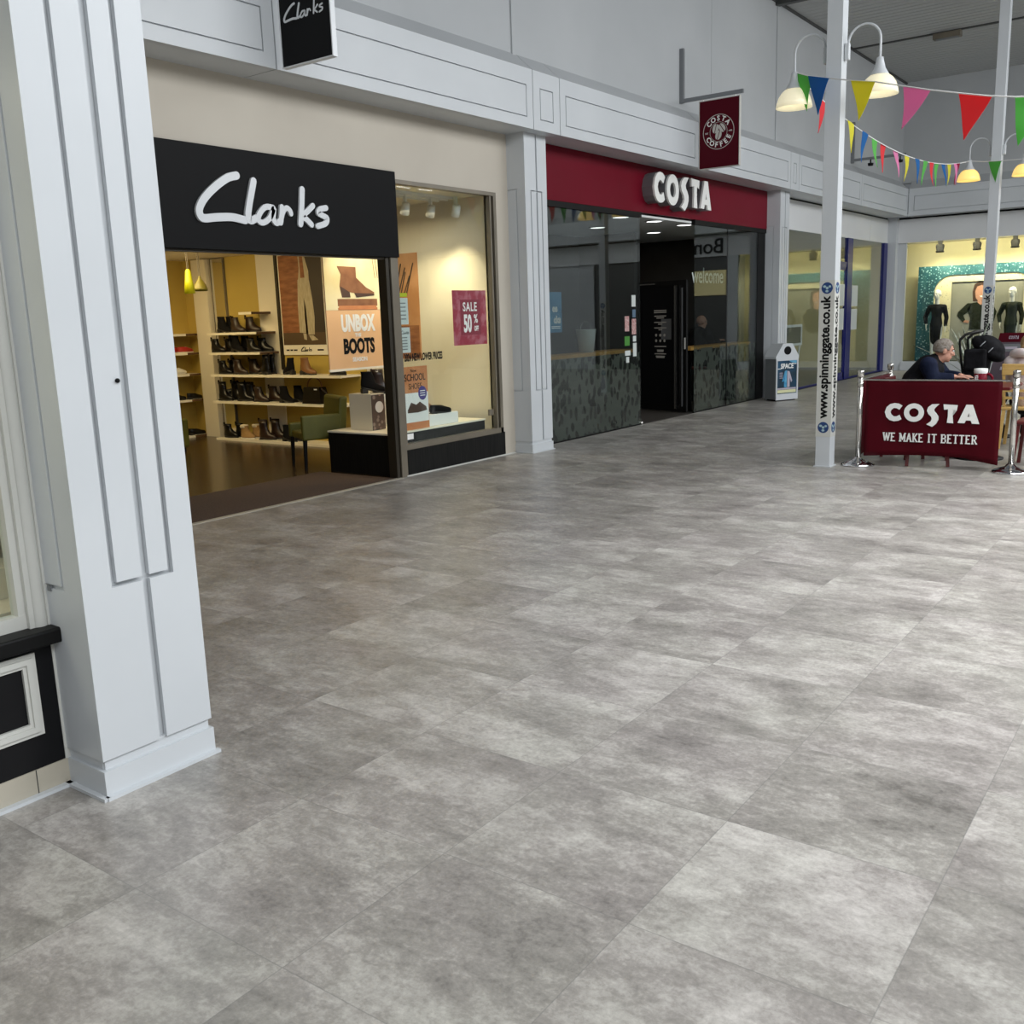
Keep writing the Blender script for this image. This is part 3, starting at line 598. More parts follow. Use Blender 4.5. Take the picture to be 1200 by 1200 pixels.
# door standing open into the coffee shop
dr = thing('door_1', 'black glazed coffee shop door standing open inwards, white notices and steel bar', 'door', (14.35, 7.0, 0), kind='structure')
dfr = Frame((14.35, 7.02, 0), (.40, 1.09, 0), (0, 0, 1)); Ld = 1.16
def dpr(name, mt, rects, n0, n1):
    m = MB(); q = Frame(dfr(0, 0, 0), -dfr.u, (0, 0, 1))
    for a, b, c, d in rects: m.prism(rect(-b, -a, c, d), q, n0, n1)
    return m.build(name, mt, dr)
dpr('frame', 'black_satin', [(0, .07, .01, 2.10), (Ld-.07, Ld, .01, 2.10), (.07, Ld-.07, .01, .12), (.07, Ld-.07, 2.02, 2.10)], -.02, .02)
dpr('panel', 'black_gloss', [(.06, Ld-.06, .1, 2.04)], -.008, .004)
dpr('pull_bar', 'steel', [(.20, .235, .06, 2.02)], .03, .06)
dpr('hinge_bar', 'grey_metal', [(.075, .095, .1, 1.98)], .022, .034)
dpr('handle', 'steel', [(.0, .02, 1.02, 1.2)], .03, .06)
dpr('closer_arm', 'steel', [(.72, 1.1, 2.055, 2.075)], .02, .035)
q = Frame(dfr(.62, 0, 0), -dfr.u, (0, 0, 1)); nt = MB()
random.seed(4)
for z, wd in ((1.63, .30), (1.60, .30), (1.54, .28), (1.51, .18), (1.44, .29), (1.41, .1), (1.35, .29), (1.32, .08), (1.05, .28), (.99, .16), (.97, .15), (.93, .28), (.89, .22), (.87, .2)):
    nt.prism(rect(-wd/2, wd/2, z, z+.016), q, .005, .007)
for i in range(3):
    for j in range(2): nt.prism(disc(-.1+.1*i, 1.12+.09*j+.03, .024, n=10), q, .005, .007)
nt.build('notices', 'cream_print', dr)
MB().prism(rect(.02, .26, 1.17, 1.50), q, .0042, .005).build('sticker', 'grey_metal', dr)
struct(MB().box(9.97, 10.02, 6.98, 13, 0, 3).box(17.45, 17.6, 6.98, 13, 0, 3.1).box(9.97, 17.6, 12.9, 13, 0, 3).box(14.95, 15.05, 8.3, 13, 0, 2.95).box(13.2, 15.05, 9.4, 9.5, 0, 2.95), 'wall_cafe_interior', 'cafe_wall')
struct(MB().box(9.97, 17.6, 6.96, 13, 2.95, 3.05), 'ceiling_cafe', 'cafe_ceiling')
struct(MB().box(9.97, 17.3, 6.96, 7.06, 2.98, 3.66), 'wall_left_cafe_front', 'dark_grey')

# dress shop front (left) and its header
hd = MB()
for a, b in ((17.72, 21.3), (21.31, 23.75), (23.76, 25.3)): hd.box(a, b, 6.98, 7.06, 3.07, 3.62)
hd.box(17.72, 25.3, 7.0, 7.06, 3.6, 3.66, 1)
struct(hd, 'wall_left_dress_shop_header', ['header_grey', 'black_satin'])
w4 = MB().box(17.72, 22.1, 6.98, 7.04, 0, .03).box(22.15, 22.5, 6.97, 7.05, 0, 3.07).box(21.4, 22.2, 6.98, 7.04, 2.45, 2.56)
w4o = struct(w4, 'window_5', 'blue_frame'); MB().box(17.74, 21.5, 7.0, 7.01, .03, 3.07).build('glass_pane', 'glass', w4o); MB().box(21.5, 22.15, 7.0, 7.01, 2.56, 3.07).build('top_pane', 'glass', w4o)
MB().box(17.72, 17.80, 6.96, 7.05, 0, 3.07).build('jamb', 'white', w4o)
d2 = MB().box(21.5, 22.15, 6.99, 7.03, .02, .16).box(21.5, 21.56, 6.99, 7.03, .02, 2.45).box(22.09, 22.15, 6.99, 7.03, .02, 2.45).box(21.5, 22.15, 6.99, 7.03, 2.38, 2.45)
d2o = struct(d2, 'door_2', 'blue_frame'); MB().box(21.56, 22.09, 7.0, 7.01, .16, 2.38).build('glass_pane', 'glass', d2o)
for i, (x, z) in enumerate(((21.62, 1.62), (22.56, 1.60), (21.62, 1.10), (22.56, 1.08))):
    MB().box(x, x+.42, 6.985, 6.989, z, z+.46).build('notice_sheet', 'sticker_white', d2o)
w5 = MB().box(22.5, 25.0, 6.98, 7.04, 0, .03).box(24.9, 25.2, 6.97, 7.05, 0, 3.07)
w5o = struct(w5, 'window_6', 'blue_frame'); MB().box(22.5, 24.9, 7.0, 7.01, .03, 3.07).build('glass_pane', 'glass', w5o)
struct(MB().box(17.6, 26.6, 10.1, 10.2, 0, 3.1).box(17.6, 17.72, 7.0, 10.2, 0, 3.1).box(26.5, 26.6, -8, 10.2, 0, 3.2), 'wall_dress_shop_interior', 'cream_yellow')
struct(MB().box(17.6, 26.6, 7.02, 10.2, 3.08, 3.15).box(25.42, 26.6, 2.6, 7.02, 3.08, 3.15), 'ceiling_dress_shop', 'warm_white')
struct(MB().box(25.18, 25.5, 6.78, 7.1, 0, 3.66), 'trim_6', 'white')

# far wall
F1 = side(24.95, 6.486, 0); ff = MB()
for u0, u1 in ((.02, 4.6), (4.612, 9.2), (9.212, 14.4)):
    if u1-u0 > 1: panelled(ff, F1, u0, u1, 3.65, 4.27)
    else: ff.prism(rect(u0, u1, 3.65, 4.27), F1, -.1, 0)
    fs = [F1(u, v, n) for u in (u0, u1) for v, n in ((4.27, 0), (4.48, -.22), (4.27, -.22))]
    ff.add(fs, [(0, 1, 2), (5, 4, 3), (0, 3, 4, 1), (1, 4, 5, 2), (2, 5, 3, 0)], 1)
ff.box(24.96, 25.45, -8, 6.5, 3.65, 3.69)
struct(ff, 'trim_7', ['white', 'grey_wall'])
struct(MB().box(25.15, 25.3, -8, 3.0, 4.42, 6.70).box(25.15, 25.3, 3.01, 6.8, 4.42, 6.70), 'wall_far', 'grey_wall')
struct(MB().box(25.35, 25.42, -8, 6.78, 3.06, 3.61, 0).box(25.38, 25.45, -8, 6.78, 3.6, 3.66, 1), 'wall_far_dress_shop_header', ['header_grey', 'black_satin'])  # black strip painted in for the shade of the gap under the soffit
sg = text(MB(), Frame((25.349, 2.55, 3.14), (0, -1, 0), (0, 0, 1)), 'Bonmarché', .56, 0, .03, xs=1.0, bold=.004, align='LEFT')
tag(sg.build('shop_sign', 'black_satin'), 'black raised shop name lettering on the pale grey far wall header', 'shop sign')
w6 = MB().box(25.40, 25.46, 6.58, 6.78, 0, 3.06).box(25.36, 25.5, 2.9, 6.62, 0, .17).box(25.38, 25.46, 2.9, 6.6, .17, .22).box(25.36, 25.5, 2.62, 2.95, 0, 3.06)
w6o = struct(w6, 'window_7', 'white'); MB().box(25.425, 25.435, 2.95, 6.58, .2, 3.06).build('glass_pane', 'glass', w6o)
struct(MB().box(25.4, 25.5, -8, -1.6, 0, 3.1).box(25.42, 26.5, 2.6, 2.66, 0, 3.1), 'wall_far_plain', 'white')
struct(MB().box(25.45, 25.5, -1.6, 2.62, 0, 2.02, 0).box(25.44, 25.5, -1.6, .9, 2.02, 3.06, 0).box(25.43, 25.5, .9, 2.62, 2.7, 3.06, 0), 'wall_far_dark_front', 'dark_grey')

# mall enclosure: ceiling strip, opposite side, rear
ce = MB().box(15.0, 25.3, -9, 6.72, 6.68, 6.8, 0)
struct(ce, 'ceiling', 'ceiling')
struct(MB().box(21.08, 21.14, -9, 6.7, 6.655, 6.685, 0).box(15, 25.2, 6.66, 6.70, 6.645, 6.68, 0).box(17.0, 17.12, 4.5, 6.7, 6.60, 6.68, 0), 'trim_8', 'dark_grey')
struct(MB().box(-8, 25.3, -9, -8.8, 0, 8.2), 'wall_right', 'grey_wall')
struct(MB().box(-8, -7.8, -9, 6.9, 0, 8.2), 'wall_rear', 'grey_wall')
# ================================================================ SIGNS
s = thing('shop_sign', 'wide black shop sign board with white handwritten lettering over the shoe shop entrance', 'shop sign', (5.5, 6.9, 2.2))
MB().bbox(3.5, 7.517, 6.855, 6.955, 2.235, 3.06, .004).build('panel', 'black_sign', s)
clarks_script(MB(), front(5.138, 6.853, 2.44), 1.0, -.005, .02).build('lettering', 'letter_white', s)
MB().box(3.5, 7.4, 6.90, 6.95, 2.215, 2.235).build('lower_trim', 'dark_brown_metal', s)

s = thing('shop_sign', 'long dark red shop sign board with raised white capitals above the coffee shop windows', 'shop sign', (13.7, 6.95, 3))
MB().bbox(9.98, 17.29, 6.895, 6.975, 3.0, 3.648, .004).build('panel', 'costa', s)
boxes = [(0, .33, .06, .48), (.385, .765, .05, .48), (.83, 1.09, 0, .48), (1.17, 1.45, .06, .48), (1.49, 1.87, .06, .48)]
costa_word(MB(), front(12.66, 6.70, 3.065), boxes, -.03, .0).build('lettering', 'soft_white', s)
costa_word(MB(), front(12.66, 6.70, 3.065), boxes, -.195, -.031).build('letter_returns', 'grey_metal', s)

def hanging_sign(x, label, panelmat, edge, y0, y1, z0, draw):
    s = thing('hanging_sign', label, 'hanging sign', (x, 6.7, 4.5))
    MB().box(x-.025, x+.025, 6.64, 6.70, 4.53, 5.26).build('wall_bracket', 'grey_metal', s)
    MB().box(x-.02, x+.02, 5.74, 6.66, 4.535, 4.585).build('arm', 'grey_metal', s)
    MB().box(x-.02, x+.02, y0, y1, z0, 4.50).build('panel', panelmat, s)
    e = MB(); e.box(x-.024, x+.024, y1, y1+.01, z0-.008, 4.51).box(x-.024, x+.024, y0-.01, y0, z0-.008, 4.51).box(x-.024, x+.024, y0, y1, z0-.01, z0).box(x-.024, x+.024, y0, y1, 4.50, 4.512)
    e.build('edge_trim', edge, s)
    for y in (5.86, 6.34): MB().tube([(x, y, 4.51), (x, y, 4.54)], .008, 8).build('hanger', 'steel', s)
    draw(s, x); return s
hanging_sign(5.80, 'black hanging sign with white handwritten lettering on the fascia above the shoe shop', 'black_sign', 'letter_white', 5.855, 6.425, 3.655,
    lambda s, x: clarks_script(MB(), side(x-.0205, 6.375, 3.975), .315, -.001, .004, .05).build('lettering', 'letter_white', s))
def bean_badge(s, x):
    fr = side(x-.0205, 6.095, 4.07); m = MB(); R = .235
    for i in range(40): a0, a1 = 2*pi*i/40, 2*pi*(i+1)/40; m.prism([(R*cos(a0), R*sin(a0)), (R*cos(a1), R*sin(a1)), ((R-.008)*cos(a1), (R-.008)*sin(a1)), ((R-.008)*cos(a0), (R-.008)*sin(a0))], fr, -.001, .002)
    m.build('badge_ring', 'cream_print', s); m = MB()
    for i in range(30): a0, a1 = 2*pi*i/30, 2*pi*(i+1)/30; m.prism([(.132*cos(a0), .132*sin(a0)), (.132*cos(a1), .132*sin(a1)), (.128*cos(a1), .128*sin(a1)), (.128*cos(a0), .128*sin(a0))], fr, -.001, .002)
    m.build('inner_ring', 'cream_print', s)
    t = MB()
    for word, a0, a1, flip in (('COSTA', 142, 40, 1), ('COFFEE', 212, 332, -1)):
        for i, ch in enumerate(word):
            a = radians(a0+(a1-a0)*i/(len(word)-1)); r = .150 if flip > 0 else .205
            v = Vector((cos(a), sin(a)))*flip; o = fr(r*cos(a), r*sin(a))
            up = fr.u*v.x+fr.v*v.y; u = fr.u*v.y-fr.v*v.x
            text(t, Frame(o, u, up), ch, .092, -.001, .003, bold=.0022)
    for a, st in ((182, 'EST'), (-2, '1971')):
        text(t, Frame(fr(.178*cos(radians(a)), .178*sin(radians(a))-.01), fr.u, fr.v), st, .03, -.001, .002)
    t.build('badge_lettering', 'soft_white', s)
    b = MB()
    for cx, cy, rot in ((-.045, .045, .25), (.052, .048, -.6), (.0, -.045, .35)):
        for sgn in (-1, 1):
            P = []
            for i in range(13):
                a = -pi/2+pi*i/12; px, py = sgn*(.006+.038*cos(a)), .062*sin(a); P.append((cx+px*cos(rot)+py*sin(rot), cy-px*sin(rot)+py*cos(rot)))
            b.prism(P, fr, -.001, .004)
    b.build('coffee_beans', 'cream_print', s)
hanging_sign(13.46, 'dark red square hanging sign with round white coffee bean badge on a wall bracket', 'sign_red', 'cream_print', 5.79, 6.385, 3.595, bean_badge)
s = thing('wall_bracket', 'grey L-shaped wall bracket with two small spotlights, no sign, beyond the near post', 'bracket', (21.28, 6.7, 4.5))
MB().box(21.25, 21.31, 6.64, 6.70, 4.5, 5.3).build('upright', 'grey_metal', s)
MB().box(21.26, 21.30, 5.6, 6.66, 4.53, 4.58).build('arm', 'grey_metal', s)
for y in (5.72, 6.3): MB().tube([(21.28, y, 4.53), (21.28, y, 4.46)], .015, 8).lathe([(0, 0), (.05, 0), (.06, .05), (0, .06)], (21.28, y, 4.41), 12).build('spotlight', 'black_satin', s)
s = thing('ceiling_fitting', 'slim grey box fitting on the ribbed ceiling batten', 'ceiling fitting', (21.11, 4.9, 6.65))
MB().bbox(21.03, 21.19, 4.65, 5.15, 6.55, 6.655, .01).build('housing', 'brown_metal', s); MB().box(21.05, 21.17, 4.7, 5.1, 6.545, 6.552).build('diffuser', 'grey_metal', s)

# ================================================================ POSTS, LAMPS, BUNTING
def post(x, y, w, label):
    p = thing('steel_post', label, 'post', (x, y, 0))
    MB().bbox(x-w/2, x+w/2, y-w/2, y+w/2, 0, 6.7, .004).build('shaft', 'white', p)
    MB().box(x-w/2-.012, x+w/2+.012, y-w/2-.012, y+w/2+.012, 0, .012).build('base_plate', 'white', p)
    h = w/2+.0015
    MB().box(x-h, x+h, y-h, y+h, .31, 1.86).build('sticker_sleeve', 'cream_sleeve' if 'cream_sleeve' in M else 'white_dull', p)
    for fr, n in ((Frame((x-h, y, 0), (0, -1, 0), (0, 0, 1)), 0), (Frame((x, y-h, 0), (1, 0, 0), (0, 0, 1)), 1)):
        for z in (.405, 1.785):
            d = MB(); lg = MB()
            d.prism(disc(0, z, .056), fr, -.001, .0008)
            for a in range(3):
                t = a*2*pi/3+.5; lg.prism([(.030*cos(t)+.016*cos(q)*(1 if a else .8), z+.030*sin(t)+.012*sin(q)) for q in [2*pi*i/9 for i in range(9)]], fr, 0, .0014)
            lg.prism(disc(0, z, .014, n=8), fr, 0, .0014)
            dd = d.build('logo', 'blue_logo', p); lg.build('emblem', 'logo_light', dd)
        tf = Frame(fr(.032, .50, 0), (0, 0, 1), -fr.u)
        cu = MB(); text(cu, tf, 'www.spinninggate.co.uk', .128, -.001, .0008, bold=.0045, align='LEFT')
        us = [(v-tf.o).dot(tf.u) for v in cu.v]; k = 1.215/max(us)
        cu.v = [v+tf.u*((v-tf.o).dot(tf.u)*(k-1)) for v in cu.v]
        cu.build('web_address', 'black_satin', p)
    return p
post(9.868, 3.275, .150, 'white square steel post lettered up the side, beside the coffee shop barrier')
post(17.77, 3.285, .150, 'white lettered steel post farther away behind the pushchair')
def lamp(x, y, sgn, label, lit):
    L_ = thing('post_lamp', label, 'lamp', (x, y+sgn*.075, 3.95), 'swan neck lamps on the white posts')
    yb = y+sgn*.078; MB().bbox(x-.025, x+.025, min(yb, yb+sgn*.045), max(yb, yb+sgn*.045), 3.88, 4.03, .008).build('bracket', 'white', L_)
    y0, y1 = yb+sgn*.03, y+sgn*.405; c = (y0+y1)/2; r = abs(y1-y0)/2
    pts = [(x, y0, 3.96)]+[(x, c-sgn*r*cos(pi*i/16), 4.02+r*1.02*sin(pi*i/16)) for i in range(17)]+[(x, y1, 3.84)]
    MB().tube(pts, .011, 10).build('arm', 'white', L_)
    MB().lathe([(.012, 3.86), (.030, 3.855), (.036, 3.82), (.052, 3.76), (.082, 3.71), (.088, 3.695), (.0, 3.695)], (x, y1, 0), 24).build('cap', 'white', L_)
    prof = [(.088, 3.697), (.118, 3.672), (.146, 3.63), (.163, 3.58), (.172, 3.53), (.166, 3.53), (.158, 3.58), (.140, 3.63), (.112, 3.668), (.08, 3.69)]
    m = MB(); n = 48; vs, fs = [], []
    for r_, z in prof: vs += [(x+(r_+(.003 if j % 2 else 0))*cos(2*pi*j/n), y1+(r_+(.003 if j % 2 else 0))*sin(2*pi*j/n), z) for j in range(n)]
    for i in range(len(prof)-1): fs += [(i*n+j, i*n+(j+1) % n, (i+1)*n+(j+1) % n, (i+1)*n+j) for j in range(n)]
    m.add(vs, fs, 0, True); m.build('lamp_shade', 'lamp_glass_lit' if lit else 'lamp_glass', L_)
    MB().ell((x, y1, 3.62), (.035, .035, .05)).build('bulb', 'led', L_)
    return L_
lamp(9.868, 3.275, 1, 'swan neck lamp on the shop side of the near white post', 0)
lamp(9.868, 3.275, -1, 'swan neck lamp on the mall side of the near post, behind the yellow flag', 0)
lamp(17.77, 3.285, 1, 'glowing yellow swan neck lamp on the shop side of the farther post', 1)
lamp(17.77, 3.285, -1, 'glowing swan neck lamp on the mall side of the farther post', 1)

def bunting(label, pts, flags, size, group='bunting strings', hw=.36):
    b = thing('bunting', label, 'bunting', pts[0], group)
    MB().tube(pts, .006, 6).build('cord', 'cord', b)
    P = [Vector(p) for p in pts]; ds = [0]
    for i in range(len(P)-1): ds.append(ds[-1]+(P[i+1]-P[i]).length)
    def at(t):
        for i in range(len(P)-1):
            if ds[i+1] >= t or i == len(P)-2: return P[i].lerp(P[i+1], (t-ds[i])/(ds[i+1]-ds[i]))
    for k, (t, colr, sw) in enumerate(flags):
        a, c = at(t-size*hw), at(t+size*hw); mid = (a+c)/2; d = (c-a).normalized(); nrm = d.cross(Vector((0, 0, 1))).normalized()
        tip = mid+d*sw*size-Vector((0, 0, size))+nrm*.03*(1 if k % 2 else -1)
        vs, fs = [], []
        N_ = 6
        for i in range(N_+1):
            f = i/N_; l = a.lerp(tip, f); r = c.lerp(tip, f); w = nrm*(.012*sin(f*4+k))
            vs += [l+w, (l+r)/2+w*1.6, r+w]
        for i in range(N_):
            for j in (0, 1): fs.append((i*3+j, i*3+j+1, i*3+j+4, i*3+j+3))
        q = len(vs); vs += [v+nrm*.0015 for v in vs]; fs += [tuple(q+i for i in f[::-1]) for f in fs]
        m = MB().add(vs, fs, 0, True); m.build('pennant', FLAG[colr], b, fix=False)
    return b
# near string: from the near post's lamp across the walkway towards the viewer's right
A0 = Vector((9.868, 3.66, 3.85))
near = [(9.868, 3.66, 3.85), (9.74, 3.49, 3.772), (9.56, 3.23, 3.68), (9.33, 2.95, 3.578), (9.15, 2.69, 3.498), (8.88, 2.385, 3.373), (8.70, 2.123, 3.274), (8.47, 1.857, 3.175), (8.33, 1.62, 3.098), (8.18, 1.41, 3.037), (8.05, 1.15, 2.985), (7.8, .7, 2.93), (7.4, .0, 2.90), (6.9, -.9, 2.95), (6.4, -1.8, 3.06), (5.9, -2.7, 3.3)]
cum = [0]
for i in range(len(near)-1): cum.append(cum[-1]+(Vector(near[i+1])-Vector(near[i])).length)
tt = lambda i, j: (cum[i]+cum[j])/2
bunting('near bunting string of large flags in front of the near post', near, [(tt(0, 1)+.02, 'green', 0), (tt(1, 2), 'blue', .05), (tt(3, 4), 'yellow', -.30), (tt(5, 6), 'pink', -.36), (tt(7, 8), 'red', -.28), (tt(9, 10), 'green', -.25),
        (cum[11]+.1, 'yellow', 0), (cum[12]-.1, 'blue', 0), (cum[12]+.5, 'pink', 0), (cum[13]+.2, 'red', 0), (cum[14]+.1, 'green', 0)], .335, hw=.50)
far_s = []
for i in range(25):
    f = i/24; far_s.append((9.868+7.9*f, 3.68+.003*f, 3.84-4*.32*f*(1-f)))
fl = [(1.25, 'red'), (2.30, 'yellow'), (2.85, 'blue'), (3.25, 'green'), (3.65, 'red'), (4.2, 'pink'), (4.72, 'yellow'), (5.2, 'blue'), (5.64, 'green'), (6.0, 'red'), (6.35, 'green'), (6.75, 'blue'), (7.1, 'yellow'), (7.45, 'pink'), (7.62, 'crimson')]
fl = [(t-.55 if t > 2 else t-.45, c) for t, c in fl]
bunting('far bunting string of narrow flags sagging between the lamps of the two posts', far_s, [(t, c, .1) for t, c in fl], .32)
right_s = [(17.77, 2.88+.0-i*.5, 3.84-.0-.25*sin(pi*i/10)*1) for i in range(11)]
bunting('bunting string with a green flag leaving the farther post to the right', [(17.77, 3.68, 3.84), (17.72, 3.46, 3.80), (17.6, 3.2, 3.77), (17.5, 2.9, 3.75)]+[(17.4-.2*i, 2.5-.5*i, 3.73+.02*i) for i in range(9)], [(.42, 'green', 0), (2.2, 'pink', 0), (3.0, 'yellow', 0)], .32)

# ================================================================ POSTER BIN
bn = thing('poster_bin', 'white-topped litter bin with a dark space poster beside the coffee shop column', 'bin', (0, 0, 0))
def bin_(s):
    w, d = .31, .16; fr = Frame((0, -d, 0), (1, 0, 0), (0, 0, 1))
    MB().bbox(-w, w, -d, d, .03, .76, .012).build('body', 'grey_metal', s); MB().box(-w+.03, w-.03, -d+.03, d-.03, 0, .03).build('plinth', 'black_satin', s)
    hp = [(-w-.012, .76), (w+.012, .76), (w+.012, .80), (.13, 1.03), (-.13, 1.03), (-w-.012, .80)]
    MB().prism(hp, fr, -2*d-.01, .012).build('hood', 'white', s)
    MB().prism(disc(.0, .905, .075, 1.35), fr, .0, .0145).build('opening', 'black_gloss', s)
    bd = MB(); box_ring(bd, fr, -w, w, .02, .76, .035, -.004, .014); bd.prism(rect(-w, w, .02, .13), fr, 0, .015); bd.build('poster_frame', 'white', s)
    ps = MB(); ps.prism(rect(-w+.035, w-.035, .13, .725), fr, 0, .005, 0); ps.prism(rect(-w+.05, w-.05, .145, .20), fr, 0, .007, 3); ps.prism(rect(-w+.05, w-.05, .205, .235), fr, 0, .007, 2)
    ps.prism([(-.06, .54), (0, .55), (-.005, .24), (-.08, .25), (-.08, .36), (-.14, .34)], fr, 0, .007, 1); ps.prism([(.01, .54), (.07, .53), (.15, .36), (.12, .33), (.08, .42), (.08, .25), (.01, .24)], fr, 0, .007, 2)
    ps.prism([(.05, .725), (w-.04, .725), (w-.04, .67), (.12, .69)], fr, 0, .007, 1)
    text(ps, Frame(fr(0, .585, 0), (1, 0, 0), (0, 0, 1)), 'SPACE', .125, 0, .008, bold=.004, m=4)
    ps.prism(rect(-w+.05, -.17, .575, .588), fr, 0, .008, 4); ps.prism(rect(.17, w-.05, .655, .668), fr, 0, .008, 4)
    for z in (.50, .47, .44, .41): ps.prism(rect(-.21, -.12, z, z+.012), fr, 0, .007, 2)
    ps.build('poster', ['space_dark', 'space_blue', 'pink_grey', 'pale_yellow', 'soft_white'], s)
bin_(bn); bn.location = (16.88, 6.42, 0); bn.rotation_euler.z = radians(-25); bn.scale = (.84, .84, .97)
# ================================================================ SHOE SHOP FITTINGS
def shelf(label, x0, x1, y0, y1, z, edge, grp):
    s = thing('display_shelf', label, 'shelf', ((x0+x1)/2, (y0+y1)/2, z), grp)
    MB().box(x0+.012, x1, y0, y1, z-.028, z).build('board', 'shelf', s)
    MB().box(x0, x0+.012, y0, y1, z-.032, z+.001).build('price_strip', 'shelf', s)
    if edge > y0: MB().box(x0+.001, x1, y0-.004, y0, z-.032, z).build('shaded_end', 'shelf_dark', s)  # dark end face: shade on the board's end is put into its colour
    return s
ZL = [.03, .564, .944, 1.254, 1.53, 1.80]
ORD = ['lowest', 'second lowest', 'third lowest', 'fourth lowest', 'second highest', 'topmost']
LS = ['the bottom', 'the second-lowest', 'the third-lowest', 'the fourth-lowest', 'the second-highest', 'the topmost']
for i, z in enumerate(ZL):
    y0 = (9.2, 9.2, 9.19, 10.74, 10.78, 10.85)[i]; y1 = 11.12 if i == 5 else 11.86
    shelf(('pale shoe shelf on the long side wall, %s of the stack' % ORD[i]) + ('' if i else ', just off the floor'), 8.85, 9.2, y0, y1, z, (y0, y0, y0, 11, 11, 11)[i], 'long wall shelves')
for i, z in enumerate(ZL[:5]):
    s = thing('display_shelf', 'pale shoe shelf on the short back wall, %s of the five' % ['lowest', 'second lowest', 'middle', 'second highest', 'highest'][i], 'shelf', (8.3, 12.6, z), 'back wall shelves')
    MB().box(7.4, 9.14, 12.472, 12.75, z-.028, z).build('board', 'shelf', s); MB().box(7.4, 8.93, 12.46, 12.472, z-.032, z+.001).build('price_strip', 'shelf', s)
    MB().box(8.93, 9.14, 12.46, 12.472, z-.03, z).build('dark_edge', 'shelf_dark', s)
s = thing('wall_mirror', 'narrow tall wall mirror in the corner between the shoe shelves', 'mirror', (9.18, 11.92, .06))
MB().box(9.165, 9.172, 11.79, 12.05, .07, 2.58).build('glass', 'mirror', s)
fm = MB(); box_ring(fm, side(9.17, 12.07, 0), 0, .30, .05, 2.59, .02, -.03, .006); fm.build('frame', 'brown_metal', s)
MB().box(9.10, 9.19, 12.1, 12.42, .0, 2.58, 0).build('corner_pier', 'warm_white')['kind'] = 'structure'

def rings_mesh(mb, rings, n=18, m=0, capbot=True, captop=None):
    vs, fs = [], []
    for (z, xb, xf, hw, dz) in rings:
        c, a = (xb+xf)/2, (xf-xb)/2
        for j in range(n):
            t = 2*pi*j/n; x = c+a*cos(t); q = 1-.16*cos(t) if a > .08 else 1
            vs.append((x, hw*sin(t)*q, z+dz(x)))
    for i in range(len(rings)-1):
        for j in range(n): fs.append((i*n+j, i*n+(j+1) % n, (i+1)*n+(j+1) % n, (i+1)*n+j))
    if capbot: fs.append(tuple(range(n))[::-1])
    fs.append(tuple((len(rings)-1)*n+j for j in range(n)))
    return mb.add(vs, fs, m, True)
def shoe_proto(kind, upper, sole, L, hw, H, heel, pull=None):
    r = thing(kind, None, None); z0 = .012; hf = lambda x: heel*max(0, 1-max(x, 0)/(L*.62))**.8 if heel else 0
    m = MB()
    if H > .09:
        R = [(z0, .004, L*.99, hw, hf), (z0+.02, 0, L, hw*1.02, hf), (z0+.042, .002, L*.93, hw*.98, hf), (z0+.06, .004, L*.78, hw*.93, hf), (z0+.08, .008, L*.62, hw*.86, hf)]
        k = heel; z = lambda x: 0
        R += [(z0+.105+k, .012, L*.52, hw*.82, z), (z0+.5*(.105+H)+k*.5, .010, L*.48, hw*.84, z), (H, .004, L*.49, hw*.88, z), (H-.004, .010, L*.475, hw*.80, z), (H-.03, .014, L*.46, hw*.76, z)]
    else:
        R = [(z0, .004, L*.99, hw, hf), (z0+.02, 0, L, hw*1.02, hf), (z0+.035, .002, L*.94, hw*.96, hf), (H*.8, .004, L*.74, hw*.86, hf), (H, .006, L*.54, hw*.74, hf), (H-.004, .014, L*.50, hw*.62, hf), (H*.55, .02, L*.52, hw*.6, hf)]
    rings_mesh(m, R); m.build('upper', upper, r)
    s = MB(); rings_mesh(s, [(0, .002, L*.99, hw*1.0, hf), (z0+.002, -.003, L*1.01, hw*1.06, hf)])
    if heel: s.box(.006, L*.25, -hw*.72, hw*.72, 0, heel*.9)
    s.build('sole', sole, r)
    if pull == 'tab': MB().box(-.004, .004, -.012, .012, H-.03, H+.022).build('pull_tab', upper, r)
    if pull == 'fleece': MB().lathe([(hw*.70, H-.035), (hw*1.05, H-.025), (hw*1.1, H), (hw*.95, H+.014), (hw*.70, H+.004)], (L*.247, 0, 0), 14).build('fleece_collar', 'fleece', r)
    if pull == 'laces':
        q = MB()
        for i in range(3): q.tube([(L*(.52+.08*i), -.02, H*.93-.013*i), (L*(.50+.08*i), 0, H*1.0-.013*i), (L*(.52+.08*i), .02, H*.93-.013*i)], .004, 6)
        q.build('laces', 'soft_white', r)
    if pull == 'gore': MB().prism([(L*.16, .10), (L*.30, .10), (L*.33, H-.02), (L*.14, H-.02)], Frame((0, hw*.78, 0), (-1, 0, 0), (0, 0, 1)), -.004, .012).build('elastic_gusset', 'black_cloth', r) if False else None
    return r
